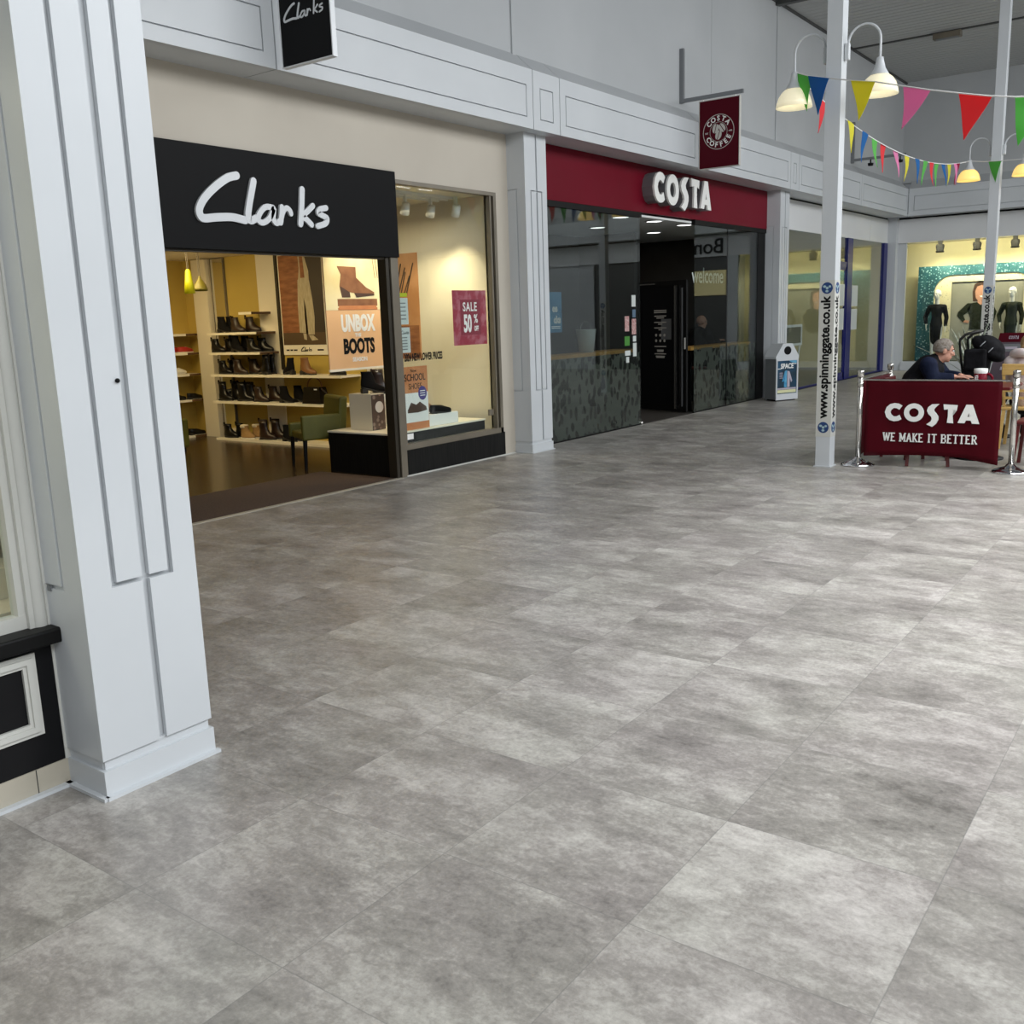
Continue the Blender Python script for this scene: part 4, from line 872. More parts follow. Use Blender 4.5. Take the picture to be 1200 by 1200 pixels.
PROTO = {
 'low': shoe_proto('ankle_boot', 'leather_black', 'rubber', .27, .045, .175, .0, 'tab'), 'tall': shoe_proto('tall_boot', 'leather_black', 'rubber', .27, .047, .245, .018, 'tab'),
 'heel': shoe_proto('heeled_boot', 'suede_black', 'rubber', .25, .042, .205, .05), 'tanheel': shoe_proto('heeled_boot', 'leather_tan', 'rubber', .27, .042, .21, .05),
 'brown': shoe_proto('tall_boot', 'leather_brown', 'rubber', .27, .045, .255, .012, 'tab'), 'fleece': shoe_proto('fleece_boot', 'suede_sand', 'rubber_white', .26, .05, .165, .0, 'fleece'),
 'brogue': shoe_proto('ankle_boot', 'leather_brown', 'rubber', .27, .046, .19, .014, 'tab'), 'loafer': shoe_proto('loafer', 'leather_black', 'rubber', .27, .045, .075, .012),
 'red': shoe_proto('trainer', 'canvas_red', 'rubber_white', .26, .045, .08, 0, 'laces'), 'whites': shoe_proto('trainer', 'canvas_white', 'rubber_white', .26, .047, .085, 0, 'laces'),
 'mustard': shoe_proto('heeled_shoe', 'leather_tan', 'rubber', .25, .042, .085, .045), 'black_loafer': shoe_proto('slip_on_shoe', 'suede_black', 'rubber', .27, .045, .078, .01)}
for q in PROTO.values(): q.scale = (1.1, 1.1, 1.1)
used = set()
def place_shoe(kind, x, y, z, rot, label, group):
    p = PROTO[kind]
    if kind in used: p = copy_tree(p)
    used.add(kind); p.location = (x, y, z); p.rotation_euler = (0, 0, radians(rot)); tag(p, label, 'shoe', group); return p
def pair(kind, y, z, label, group, x=8.965, dx=.125, dy=-.10, rot=-90):
    place_shoe(kind, x, y, z, rot, label+', front of pair', group); place_shoe(kind, x+dx, y+dy, z, rot+4, label+', back of pair', group)
G = 'shoes on the long wall shelves'
b, c2, c3, c4, c5 = ZL[0], ZL[1], ZL[2], ZL[3], ZL[4]
pair('low', 11.80, b, 'black ankle boot nearest the mirror on the bottom shelf', G)
pair('fleece', 11.42, b, 'sand suede boot with cream fleece collar on the bottom shelf', G)
pair('brown', 11.02, b, 'tall dark brown boot on the bottom shelf', G, rot=-80)
pair('heel', 10.52, b, 'black heeled ankle boot on the bottom shelf behind the green chair', G, dx=.1, dy=-.06)
pair('tall', 11.84, c2, 'tall black boot nearest the mirror on the second-lowest shelf', G, dy=-.12)
pair('tall', 11.42, c2, 'tall black boot second from the mirror on the second-lowest shelf', G, dx=.05, dy=-.10, rot=-78)
pair('brogue', 11.06, c2, 'dark brown lace-height boot third from the mirror on the second-lowest shelf', G, dy=-.16)
pair('heel', 10.52, c2, 'black heeled ankle boot beside the handbag on the second-lowest shelf', G, dy=-.14)
pair('low', 11.80, c3, 'black ankle boot nearest the mirror on the third-lowest shelf', G, dy=-.06)
pair('brogue', 11.46, c3, 'dark brown ankle boot second from the mirror on the third-lowest shelf', G, dy=-.18)
pair('tall', 10.70, c3, 'tall black boot turned away on the third-lowest shelf', G, dx=.12, dy=.03, rot=80)
place_shoe('heel', 8.98, 10.22, c3, 80, 'black heeled ankle boot under the trouser poster, left of the tan boot', G)
place_shoe('tanheel', 8.98, 10.08, c3, -90, 'tan brown heeled ankle boot under the trouser poster', G)
place_shoe('loafer', 8.98, 9.52, c3, -90, 'black loafer at the near end of the third-lowest shelf', G)
pair('low', 11.92, c4, 'black ankle boot nearest the mirror on the fourth-lowest shelf', G, dy=-.14)
pair('heel', 11.46, c4, 'black suede heeled boot second from the mirror on the fourth-lowest shelf', G, dy=-.05)
pair('low', 11.14, c4, 'black ankle boot third from the mirror on the fourth-lowest shelf', G, dy=-.09)
pair('heel', 11.74, c5, 'black heeled boot nearest the mirror on the second-highest shelf', G, dx=.10, dy=-.06, rot=-84)
pair('brogue', 11.44, c5, 'dark brown ankle boot on the second-highest shelf, near its middle', G, dy=-.16)
G = 'shoes on the short back wall shelves'
pair('red', 8.83, c4, 'red canvas trainer on the back wall shelf', G, 0, 0, 0) if False else None
for i, (x, yy) in enumerate(((8.72, 12.65), (8.82, 12.53))): place_shoe('red', x, yy, c4, 6*i, 'red canvas trainer on the back wall, %s' % ('left one of the pair' if i == 0 else 'right one of the pair'), G)
for i, (x, yy) in enumerate(((8.36, 12.65), (8.42, 12.53))): place_shoe('whites', x, yy, c4, 4*i, 'white trainer left of the red trainers on the back wall, %s' % ('rear one' if i == 0 else 'front one'), G)
for i, (x, yy) in enumerate(((8.58, 12.65), (8.66, 12.53))): place_shoe('whites', x, yy, c3, 4*i, 'white trainer below the red trainers on the back wall, %s' % ('rear one' if i == 0 else 'front one'), G)
for i, (x, yy) in enumerate(((8.50, 12.65), (8.60, 12.53), (8.90, 12.53))): place_shoe('loafer', x, yy, c2, 4*i, 'black flat shoe on the back wall second-lowest shelf, %s' % ('leftmost of three', 'middle of three', 'rightmost of three')[i], G)
for i, (x, yy) in enumerate(((8.84, 12.65), (8.88, 12.53))): place_shoe('loafer', x, yy, b, 3*i, 'black flat shoe on the back wall bottom shelf, %s' % ('rear one' if i == 0 else 'front one'), G)
hb = thing('handbag', 'black leather handbag with a pale handle on the second-lowest shelf', 'handbag', (8.99, 9.83, c2))
MB().add([(8.90, 9.66, c2), (9.08, 9.66, c2), (9.08, 10.02, c2), (8.90, 10.02, c2), (8.93, 9.70, c2+.22), (9.05, 9.70, c2+.22), (9.05, 10.0, c2+.22), (8.93, 10.0, c2+.22)], [(0, 3, 2, 1), (4, 5, 6, 7), (0, 1, 5, 4), (1, 2, 6, 5), (2, 3, 7, 6), (3, 0, 4, 7)]).build('body', 'leather_black', hb)
MB().tube([(8.99, 9.85+.14*cos(pi*i/12), c2+.215+.13*sin(pi*i/12)) for i in range(13)], .009, 8).build('handle', 'leather_tan', hb)
MB().tube([(8.97, 9.72, c2+.21), (8.93, 9.6, c2+.17), (8.92, 9.45, c2+.06), (8.93, 9.38, c2+.012)], .008, 8).build('strap', 'leather_brown', hb)
MB().box(8.925, 8.93, 9.74, 9.80, c2+.13, c2+.20).build('price_tag', 'soft_white', hb)

# posters and banners
po = thing('wall_poster', 'large poster of pale wide trousers against a brick wall above the shoe shelves', 'poster', (9.17, 10.16, 1.2))
fr = side(9.175, 10.62, 0); pm = MB()
pm.prism(rect(0, .875, 1.20, 2.55), fr, -.02, 0, 0); pm.prism(rect(.02, .52, 1.50, 2.53), fr, 0, .003, 1); pm.prism(rect(.52, .86, 1.50, 2.53), fr, 0, .003, 3); pm.prism(rect(.02, .86, 1.335, 1.50), fr, 0, .0031, 2)
pm.prism([(0.39, 2.20), (0.61, 2.19), (0.65, 1.95), (0.67, 1.70), (0.65, 1.47), (0.53, 1.47), (0.52, 1.75), (0.49, 1.97), (0.48, 1.75), (0.49, 1.49), (0.36, 1.50), (0.36, 1.85)], fr, 0, .006, 4)
pm.prism([(0.42, 2.52), (0.54, 2.52), (0.61, 2.30), (0.61, 2.08), (0.59, 1.96), (0.56, 2.19), (0.40, 2.19), (0.43, 2.35)], fr, 0, .005, 5); pm.prism([(0.45, 2.52), (0.51, 2.52), (0.53, 2.22), (0.45, 2.22)], fr, 0, .007, 6)
pm.prism([(0.43, 1.49), (0.49, 1.48), (0.49, 1.40), (0.44, 1.41)], fr, 0, .007, 5); pm.prism([(0.54, 1.46), (0.62, 1.46), (0.71, 1.40), (0.59, 1.39)], fr, 0, .007, 5); pm.prism([(0.31, 2.02), (0.37, 2.0), (0.37, 1.97), (0.32, 1.99)], fr, 0, .006, 6)
clarks_script(pm, Frame(fr(.40, 1.245), fr.u, fr.v), .145, 0, .003, .075) if False else None
pm.build('picture', ['shelf', 'brick_photo', 'floor_photo', 'dark_photo', 'linen_photo', 'linen_photo', 'brick_photo'], po)
pl = MB(); clarks_script(pl, Frame(fr(.36, 1.245), fr.u, fr.v), .145, 0, .003, .085)
for a, q in ((.06, .12), (.14, .19), (.21, .28), (.68, .80)): pl.prism(rect(a, q, 1.255, 1.275), fr, 0, .002)
pl.build('poster_lettering', 'leather_brown', po)

bn2 = thing('hanging_banner', 'peach UNBOX BOOTS banner hanging above the window podium', 'banner', (7.58, 7.6, 1.12))
fr = front(7.165, 7.595, 1.125); W_ = .845
bm_ = MB(); bm_.prism(rect(0, W_, 0, 1.36), fr, -.012, 0, 0); bm_.prism(rect(0, W_, .615, 1.36), fr, 0, .002, 1)
bm_.prism([(.19, 1.065), (.46, 1.06), (.46, .95), (.60, .85), (.72, .80), (.72, .765), (.45, .755), (.42, .79), (.35, .80), (.36, .745), (.24, .745), (.21, .86), (.24, .98)], fr, .0, .005, 2)
bm_.prism([(.22, .86), (.35, .80), (.36, .745), (.24, .745)], fr, .004, .006, 5); bm_.prism([(.42, .79), (.72, .785), (.72, .765), (.45, .745)], fr, .004, .006, 5)
bm_.prism(rect(.17, .76, .655, .73), fr, 0, .004, 3); bm_.prism(rect(.185, .745, .62, .66), fr, .0, .0042, 4); bm_.prism(rect(.17, .76, .615, .64), fr, 0, .003, 4)
for x in (.70, .74): bm_.prism([(x, 1.3), (x+.006, 1.3), (x+.05, .95), (x+.044, .95)], fr, 0, .004, 2)
bm_.build('print', ['peach', 'pale_photo', 'boot_photo', 'boot_photo', 'terracotta', 'dark_boot_photo'], bn2)
t = MB(); text(t, Frame(fr(W_*.53, .40), fr.u, fr.v), 'UNBOX', .23, 0, .003, xs=.60, bold=.012); t.build('white_lettering', 'soft_white', bn2)
t = MB(); text(t, Frame(fr(W_*.52, .335), fr.u, fr.v), 'THE', .05, 0, .003, bold=.002); t.build('small_lettering', 'soft_white', bn2)
t = MB(); text(t, Frame(fr(W_*.53, .075), fr.u, fr.v), 'SEASON', .06, 0, .003, bold=.002); t.build('small_lettering', 'soft_white', bn2)
text(MB(), Frame(fr(W_*.53, .165), fr.u, fr.v), 'BOOTS', .21, 0, .003, xs=.68, bold=.010).build('black_lettering', 'black_satin', bn2)
MB().box(7.16, 8.015, 7.592, 7.61, 1.105, 1.13).build('bottom_bar', 'shelf', bn2); MB().tube([(7.2, 7.6, 2.48), (7.2, 7.6, 2.98)], .003, 6).tube([(7.97, 7.6, 2.48), (7.97, 7.6, 2.98)], .003, 6).build('hanging_wires', 'steel', bn2)

sp = thing('sale_poster', 'crimson SALE 50% OFF poster stuck inside the shoe shop window', 'poster', (8.73, 6.95, 1.32))
fr = front(8.433, 6.945, 1.318); MB().prism(rect(0, .60, 0, .60), fr, -.004, 0, 0).prism(rect(.13, .49, .11, .50), fr, 0, .0012, 1).build('print', ['sale_red', 'sale_dark'], sp)
t = MB(); text(t, Frame(fr(.30, .375), fr.u, fr.v), 'SALE', .135, .0005, .0024, xs=.80, bold=.003, track=1.15); text(t, Frame(fr(.25, .15), fr.u, fr.v), '50', .26, .0005, .0024, xs=.55, bold=.010)
text(t, Frame(fr(.40, .245), fr.u, fr.v), '%', .13, .0005, .0024, xs=.8, bold=.003); text(t, Frame(fr(.405, .155), fr.u, fr.v), 'OFF', .075, .0005, .0024, xs=.6, bold=.003)
t.build('lettering', 'soft_white', sp)
sp = thing('school_poster', 'orange SCHOOL poster board at the foot of the shoe shop window', 'poster', (7.88, 7.05, .45))
fr = front(7.68, 7.06, .445); m = MB(); m.prism(rect(0, .405, 0, .68), fr, -.015, 0, 0); m.prism(rect(.01, .40, .085, .40), fr, 0, .001, 1)
m.prism([(.06, .22), (.12, .30), (.20, .27), (.26, .30), (.36, .24), (.37, .20), (.22, .185), (.06, .19)], fr, 0, .003, 2); m.prism(disc(.31, .39, .075, .9), fr, 0, .004, 3)
for z in (.41, .385, .36): m.prism(rect(.27, .35, z, z+.009), fr, 0, .005, 1)
m.build('print', ['terracotta', 'soft_white', 'dark_boot_photo', 'purple'], sp)
t = MB(); text(t, Frame(fr(.2, .53), fr.u, fr.v), 'SCHOOL', .105, 0, .002, xs=.8, bold=.001); text(t, Frame(fr(.2, .44), fr.u, fr.v), 'SHOES', .09, 0, .002, xs=.8); text(t, Frame(fr(.18, .62), fr.u, fr.v), 'New', .05, 0, .002); t.build('lettering', 'leather_brown', sp)
sh = thing('notice_sheet', 'white shop notice with green top stuck inside the window beside the bronze post', 'notice', (7.6, 6.95, 1.3))
fr = front(7.55, 6.947, 1.28); MB().prism(rect(0, .165, 0, .26), fr, -.002, 0, 0).prism(rect(0, .155, .29, .56), fr, -.002, 0, 0).prism(rect(0, .15, .57, .61), fr, -.002, 0, 1).build('sheets', ['sticker_white', 'lime'], sh)
t = MB(); clarks_script(t, Frame(fr(.02, .19), fr.u, fr.v), .09, 0, .001, .09)
for z in (.15, .12, .09, .06, .03, .50, .46, .42, .38, .34): t.prism(rect(.03, .12, z, z+.012), fr, 0, .0008)
t.build('print', 'grey_metal', sh)
op = thing('wall_poster', 'orange sunset poster with dark twigs at the left of the window bay', 'poster', (9.18, 8.4, 1.2))
fr = side(9.195, 8.72, 0); m = MB(); m.prism(rect(0, .62, 1.14, 2.42), fr, -.012, 0, 0); m.prism(rect(.02, .6, 1.15, 1.55), fr, 0, .002, 1)
for i in range(9):
    x = .05+.045*i; m.bar(fr(x, 1.9, .004), fr(x+.10+.02*(i % 3), 2.3-.05*(i % 4), .004), .006, .012, 2)
m.prism([(.05, 1.55), (.25, 1.55), (.30, 1.9), (.18, 2.2), (.08, 2.0)], fr, 0, .003, 3)
m.build('print', ['orange_photo', 'brick_photo', 'dark_photo', 'pale_yellow'], op)

# podium, plinths, window shoes
pd = thing('display_podium', 'low black window podium with a white top beside the entrance', 'podium', (8.2, 7.5, 0))
MB().box(7.40, 9.02, 7.02, 7.94, 0, .435).build('body', 'black_wood', pd); MB().box(7.395, 9.03, 7.01, 7.95, .435, .452).build('top', 'shelf', pd)
pn = thing('display_plinth', 'white plinth with a woven pattern front and round sticker on the black podium', 'plinth', (7.67, 7.6, .452))
MB().box(7.571, 7.775, 7.432, 7.76, .453, .845).build('body', 'warm_white', pn); MB().box(7.575, 7.775, 7.427, 7.432, .455, .835).build('patterned_front', 'basket', pn)
MB().prism(disc(7.69, .70, .062, 1.0), front(0, 7.427, 0), -.002, .002).build('round_sticker', 'soft_white', pn)
G = 'shoes on the window podium'
bt = place_shoe('heel', 7.60, 7.60, .846, -25, 'large black heeled ankle boot on the white patterned plinth', G); bt.scale = (1.15, 1.15, 1.15)
p2 = thing('display_plinth', 'low white display block in the middle of the shoe shop window', 'plinth', (8.35, 7.2, .452)); MB().bbox(8.10, 8.61, 7.08, 7.36, .453, .578, .004).build('body', 'soft_white', p2)
p3 = thing('display_plinth', 'taller white display block behind the low one in the window', 'plinth', (8.2, 7.5, .452)); MB().bbox(8.02, 8.30, 7.40, 7.62, .453, .70, .004).build('body', 'soft_white', p3)
place_shoe('black_loafer', 8.22, 7.16, .579, -12, 'black slip-on shoe on the low white window block, front of two', G); place_shoe('brogue' if False else 'mustard', 8.16, 7.26, .579, -8, 'brown heeled shoe behind the black slip-on on the low block', G)
place_shoe('mustard', 8.06, 7.50, .701, -15, 'tan heeled shoe on the taller white window block', G)
p4 = thing('display_plinth', 'white block at the back of the podium behind the boot', 'plinth', (8.05, 7.8, .452)); MB().bbox(7.98, 8.22, 7.68, 7.92, .453, .80, .004).build('body', 'soft_white', p4)
place_shoe('brown', 7.98, 7.80, .801, -20, 'dark brown boot on the block at the back of the podium', G)

for i, x in enumerate((8.36, 8.79, 9.0)):
    y = (7.5, 7.5, 7.3)[i]
    sl = thing('track_spotlight', 'white track spotlight in the shoe shop window, %s' % ('nearest the entrance', 'middle of three', 'nearest the cream wall')[i], 'spotlight', (x, y, 2.9), 'window spotlights')
    MB().box(x-.012, x+.012, y-.02, y+.02, 2.86, 2.98).build('stem', 'track_white', sl)
    rot = Matrix.Rotation(radians(28), 3, 'X') @ Matrix.Rotation(radians(-15), 3, 'Y'); m = MB().lathe([(0, .07), (.045, .065), (.05, -.06), (.044, -.062), (.04, -.03), (0, -.03)], (0, 0, 0), 16)
    m.v = [rot @ v+Vector((x, y, 2.82)) for v in m.v]; m.build('head', 'track_white', sl)
tr = thing('lighting_track', 'white slatted lighting track on the window bay ceiling', 'track', (8.3, 7.45, 2.97))
for i in range(3): MB().box(7.55, 9.1, 7.35+.14*i, 7.38+.14*i, 2.955, 2.98).build('rail', 'track_white', tr)
spot('window_spot', (8.36, 7.4, 2.75), (9.2, 7.9, 1.2), 70, (1, .85, .56), 80); spot('window_spot', (8.79, 7.4, 2.75), (9.2, 7.4, 1.2), 40, (1, .85, .56), 80); spot('banner_spot', (7.62, 6.99, 2.72), (7.58, 7.6, 1.75), 56, (1, .84, .55), 80); spot('window_spot', (8.1, 7.3, 2.75), (8.3, 7.3, .5), 40, (1, .88, .62), 60)

for i, (x, y, z0, z1, kind) in enumerate(((7.28, 10.0, 2.01, 2.27, 'lime'), (7.62, 10.25, 2.05, 2.20, 'olive'))):
    pnl = thing('pendant_lamp', ('lime green cone pendant lamp in the shoe shop', 'small olive bell pendant lamp right of the lime one')[i], 'lamp', (x, y, 2.59), 'shoe shop pendants')
    MB().tube([(x-.012, y, 2.59), (x-.008, y, z1)], .004, 6).tube([(x+.012, y, 2.59), (x+.008, y, z1)], .004, 6).build('cord', 'brown_metal', pnl)
    prof = [(.014, z1+.02), (.03, z1), (.045, z1-.12), (.066, z0), (.060, z0), (.04, z1-.12), (.01, z1-.01)] if i == 0 else [(.012, z1+.03), (.02, z1), (.06, z1-.06), (.088, z0+.03), (.085, z0), (.08, z0+.02), (.05, z1-.06), (.01, z1-.02)]
    MB().lathe(prof, (x, y, 0), 20).build('lamp_shade', ('lime', 'olive_glass')[i], pnl)
    MB().ell((x, y, z0+.03), .025).build('bulb', 'led', pnl)

ac = thing('armchair', 'olive green armchair with black legs behind the window podium', 'chair')
MB().bbox(.02, .46, .05, .54, .335, .42, .02).build('seat', 'green_leather', ac)
for y in (0, .52): MB().bbox(0, .44, y, y+.07, .34, .615 if y == 0 else .50, .018).build('arm', 'green_leather', ac)
m = MB(); m.bbox(-.05, .05, 0, .59, 0, .45, .025); m.v = [Vector((v.x+.45+v.z*.10, v.y, v.z+.35)) for v in m.v]; m.build('backrest', 'green_leather', ac)
for x, y in ((.03, .035), (.03, .55), (.47, .035), (.47, .55)): MB().tube([(x, y, .345), (x+(-.01 if x < .2 else .03), y, 0)], [.026, .018], 8).build('leg', 'black_satin', ac)
ac.location = (7.26, 8.20, 0); ac.rotation_euler.z = radians(-26)
st2 = thing('stool', 'olive green upholstered seat half hidden by the foreground column', 'stool', (7.6, 11.4, 0))
MB().bbox(7.30, 7.90, 11.15, 11.65, .05, .43, .025).build('cushion', 'green_leather', st2)
for x in (7.36, 7.84):
    for y in (11.2, 11.6): MB().tube([(x, y, .055), (x, y, 0)], .02, 8).build('leg', 'black_satin', st2)
# near-left shop display seen through its window
ns = thing('display_stand', 'pale stepped display stand in the near left shop window', 'display stand', (.9, 3.9, .5))
MB().box(-.5, 1.85, 3.55, 4.3, .5, .60).box(-.5, 1.85, 3.75, 4.3, .60, .72).build('steps', 'warm_white', ns); MB().box(-.5, 1.85, 3.95, 4.3, .72, 1.05).build('upright', 'dark_grey', ns)
MB().box(-.5, 1.85, 3.88, 4.3, 1.05, 1.10).build('top_shelf', 'shelf', ns)
# ================================================================ COFFEE SHOP INTERIOR
for i, (x0, x1, z) in enumerate(((10.05, 12.62, 1.10), (14.5, 16.92, 1.04))):
    s = thing('window_bar', ('orange wooden bar ledge behind the left coffee shop window', 'orange wooden bar ledge where the bald man sits')[i], 'bar ledge', ((x0+x1)/2, 7.2, z), 'coffee shop bar ledges')
    MB().bbox(x0, x1, 7.02, 7.36, z-.05, z, .006).build('top', 'wood_orange', s)
    for x in (x0+.2, x1-.2): MB().box(x-.03, x+.03, 7.12, 7.28, 0, z-.05).build('leg', 'black_satin', s)
for i, (x, y) in enumerate(((12.45, 7.12), (13.45, 7.12), (14.45, 7.12), (15.3, 8.11), (13.58, 8.18))):
    s = thing('ceiling_downlight', 'round white downlight in the coffee shop ceiling, %s' % ('by the left window pane', 'over the doorway', 'by the right window pane', 'behind the right pane', 'deep inside the doorway')[i], 'downlight', (x, y, 2.95), 'coffee shop downlights')
    MB().lathe([(0, 2.938), (.115, 2.938), (.118, 2.942), (.118, 2.95), (0, 2.95)], (x, y, 0), 24).build('lit_disc', 'led', s); MB().lathe([(.118, 2.95), (.118, 2.934), (.135, 2.936), (.135, 2.95)], (x, y, 0), 24).build('rim', 'white', s)
s = thing('white_bucket', 'white bucket on the bar ledge behind the left coffee shop window', 'bucket', (11.6, 7.2, 1.10))
MB().lathe([(0, 1.101), (.10, 1.101), (.14, 1.40), (.146, 1.41), (.135, 1.40), (.095, 1.11), (0, 1.11)], (11.6, 7.2, 0), 20).build('body', 'sticker_white', s)
MB().tube([(11.6+.14*cos(pi*i/10), 7.2, 1.39+.13*sin(pi*i/10)) for i in range(11)], .004, 6).build('handle', 'steel', s)
s = thing('menu_board', 'dark wall menu board with yellowish lit strip inside the coffee shop', 'menu board', (16.2, 12.8, 2))
MB().box(15.2, 17.3, 12.80, 12.86, 1.7, 2.5).build('board', 'dark_brown_metal', s)

# ================================================================ PEOPLE
def head_shapes(m, c, f, k=1.0, nose=True):
    "skull, jaw, nose, ears and neck of a head centred at c, looking along f (unit vector)"
    c = Vector(c); f = Vector(f).normalized(); s = f.cross(Vector((0, 0, 1))).normalized(); u = s.cross(f)
    R = Matrix((s, f, u)).transposed()
    m.ell(c+u*.025*k-f*.012*k, (.076*k, .095*k, .092*k), rot=R, n=20, k=14); m.ell(c-u*.045*k+f*.022*k, (.058*k, .068*k, .072*k), rot=R, n=16, k=12)
    m.ell(c-u*.088*k+f*.058*k, (.030*k, .024*k, .022*k), rot=R); m.capsule(c+f*.088*k+u*.012*k, .010*k, c+f*.104*k-u*.022*k, .015*k); m.ell(c+f*.082*k-u*.055*k, (.028*k, .014*k, .011*k), rot=R)
    m.ell(c+f*.080*k+u*.032*k, (.05*k, .016*k, .010*k), rot=R)
    for q in (-1, 1): m.ell(c+s*q*.080*k-f*.012*k-u*.004*k, (.012*k, .021*k, .034*k), rot=R); m.ell(c+s*q*.032*k+f*.070*k-u*.012*k, (.020*k, .018*k, .018*k), rot=R)
    return s, f, u
def face_details(parent, c, f, k=1.0):
    c = Vector(c); f = Vector(f).normalized(); s = f.cross(Vector((0, 0, 1))).normalized(); u = s.cross(f); e = MB(); b = MB()
    for q in (-1, 1):
        e = MB(); b = MB(); e.ell(c+s*q*.032*k+f*.083*k+u*.014*k, .0095*k, 10, 7); b.capsule(c+s*q*.018*k+f*.094*k+u*.036*k, .005*k, c+s*q*.048*k+f*.082*k+u*.036*k, .004*k); e.build('eye', 'letter_white', parent); b.build('eyebrow', 'dark_hair', parent)
    pass
def hand(m, w, d, palm_n, k=1.0, curl=.6, thumb=1):
    "palm and five bent fingers from wrist w, pointing along d, palm facing palm_n"
    w = Vector(w); d = Vector(d).normalized(); n = Vector(palm_n).normalized(); s = d.cross(n).normalized()
    for i in range(4): m.capsule(w+s*(i-1.5)*.012*k, .013*k, w+d*.085*k+s*(i-1.5)*.020*k, .012*k)
    for i, L in enumerate((.062, .078, .074, .056)):
        a = w+d*.085*k+s*(1.5-i)*.020*k*thumb; d1 = (d*cos(curl*.5)+n*sin(curl*.5)); d2 = (d*cos(curl*1.5)+n*sin(curl*1.5))
        q = a+d1*L*.55*k; m.capsule(a, .0095*k, q, .0088*k, 10); m.capsule(q, .0088*k, q+d2*L*.5*k, .0075*k, 10)
    a = w+d*.03*k+s*.030*k*thumb; q = a+(d*.7+s*.6*thumb+n*.3).normalized()*.038*k; m.capsule(a, .012*k, q, .010*k, 10); m.capsule(q, .010*k, q+(d*.9+n*.4).normalized()*.030*k, .0085*k, 10)

def seated(name_label, hip, shoulder, headc, look, face_dir, elbows, wrists, hands_d, clothes, hair, k=1.0, cat='person', legs=True, hairfn=None, sleeves=None, knees_fwd=.45, glasses=False):
    p = thing('person', name_label, cat, (hip[0], hip[1], 0)); H_, S_, N = Vector(hip), Vector(shoulder), Vector(headc)
    f = Vector(face_dir).normalized(); s = f.cross(Vector((0, 0, 1))).normalized()
    body = MB(); head_shapes(body, headc, look, k); nk = S_.lerp(N, .35)
    body.capsule(S_+Vector((0, 0, .01)), .062*k, N-Vector((0, 0, .06)), .056*k); body.capsule(H_, .12*k, S_-Vector((0, 0, .06)), .12*k)
    sh = [S_+s*.185*k, S_-s*.185*k]
    for i in (0, 1):
        body.capsule(sh[i], .05*k, elbows[i], .040*k); body.capsule(elbows[i], .038*k, wrists[i], .027*k)
        hand(body, wrists[i], hands_d[i], (0, 0, -1), k, .5, 1 if i == 0 else -1)
    kn = [H_+s*.11*k+f*knees_fwd, H_-s*.11*k+f*knees_fwd]
    for i in (0, 1):
        kn[i].z = hip[2]+.02; ft = Vector((kn[i].x, kn[i].y, .09))-f*.04
        body.capsule(H_+s*(.09 if i == 0 else -.09), .085*k, kn[i], .06*k); body.capsule(kn[i], .058*k, ft, .042*k)
    remeshed(body, 'body', 'skin', p, .0065, 3)
    if True:
        e = MB(); face_details(p, headc, look, k)
    tr_ = MB(); tr_.capsule(H_-Vector((0, 0, .02)), .15*k, H_+Vector((0, 0, .10)), .15*k)
    for i in (0, 1):
        ft = Vector((kn[i].x, kn[i].y, .11))-f*.04
        tr_.capsule(H_+s*(.09 if i == 0 else -.09), .10*k, kn[i], .074*k); tr_.capsule(kn[i], .074*k, ft, .058*k)
    remeshed(tr_, 'trousers', 'black_cloth', p, .012, 4)
    sh_ = MB()
    for i in (0, 1):
        ft = Vector((kn[i].x, kn[i].y, .045))-f*.04; sh_.capsule(ft-f*.05, .040, ft+f*.14, .034)
        sh_.box(ft.x-.001, ft.x+.001, ft.y-.001, ft.y+.001, 0, .02)
    o = remeshed(sh_, 'shoes', 'leather_black', p, .01, 2)
    j = MB(); mid = H_.lerp(S_, .55)
    j.capsule(H_+Vector((0, 0, .02)), .165*k, mid-f*.04, .18*k); j.capsule(mid-f*.04, .18*k, S_-Vector((0, 0, .05))-f*.02, .155*k)
    for i in (0, 1): j.capsule(S_-Vector((0, 0, .03)), .11*k, sh[i], .082*k)
    j.capsule(S_, .085*k, S_.lerp(N, .3), .075*k)
    remeshed(j, 'jacket', clothes, p, .010, 5)
    sl = MB()
    for i in (0, 1): sl.capsule(sh[i], .092*k, elbows[i], .070*k); sl.capsule(elbows[i], .070*k, elbows[i].lerp(wrists[i], .8) if isinstance(elbows[i], Vector) else elbows[i], .046*k)
    remeshed(sl, 'sleeves', sleeves or clothes, p, .010, 4)
    if hairfn: hairfn(p, Vector(headc), Vector(look).normalized(), k)
    return p
V = Vector
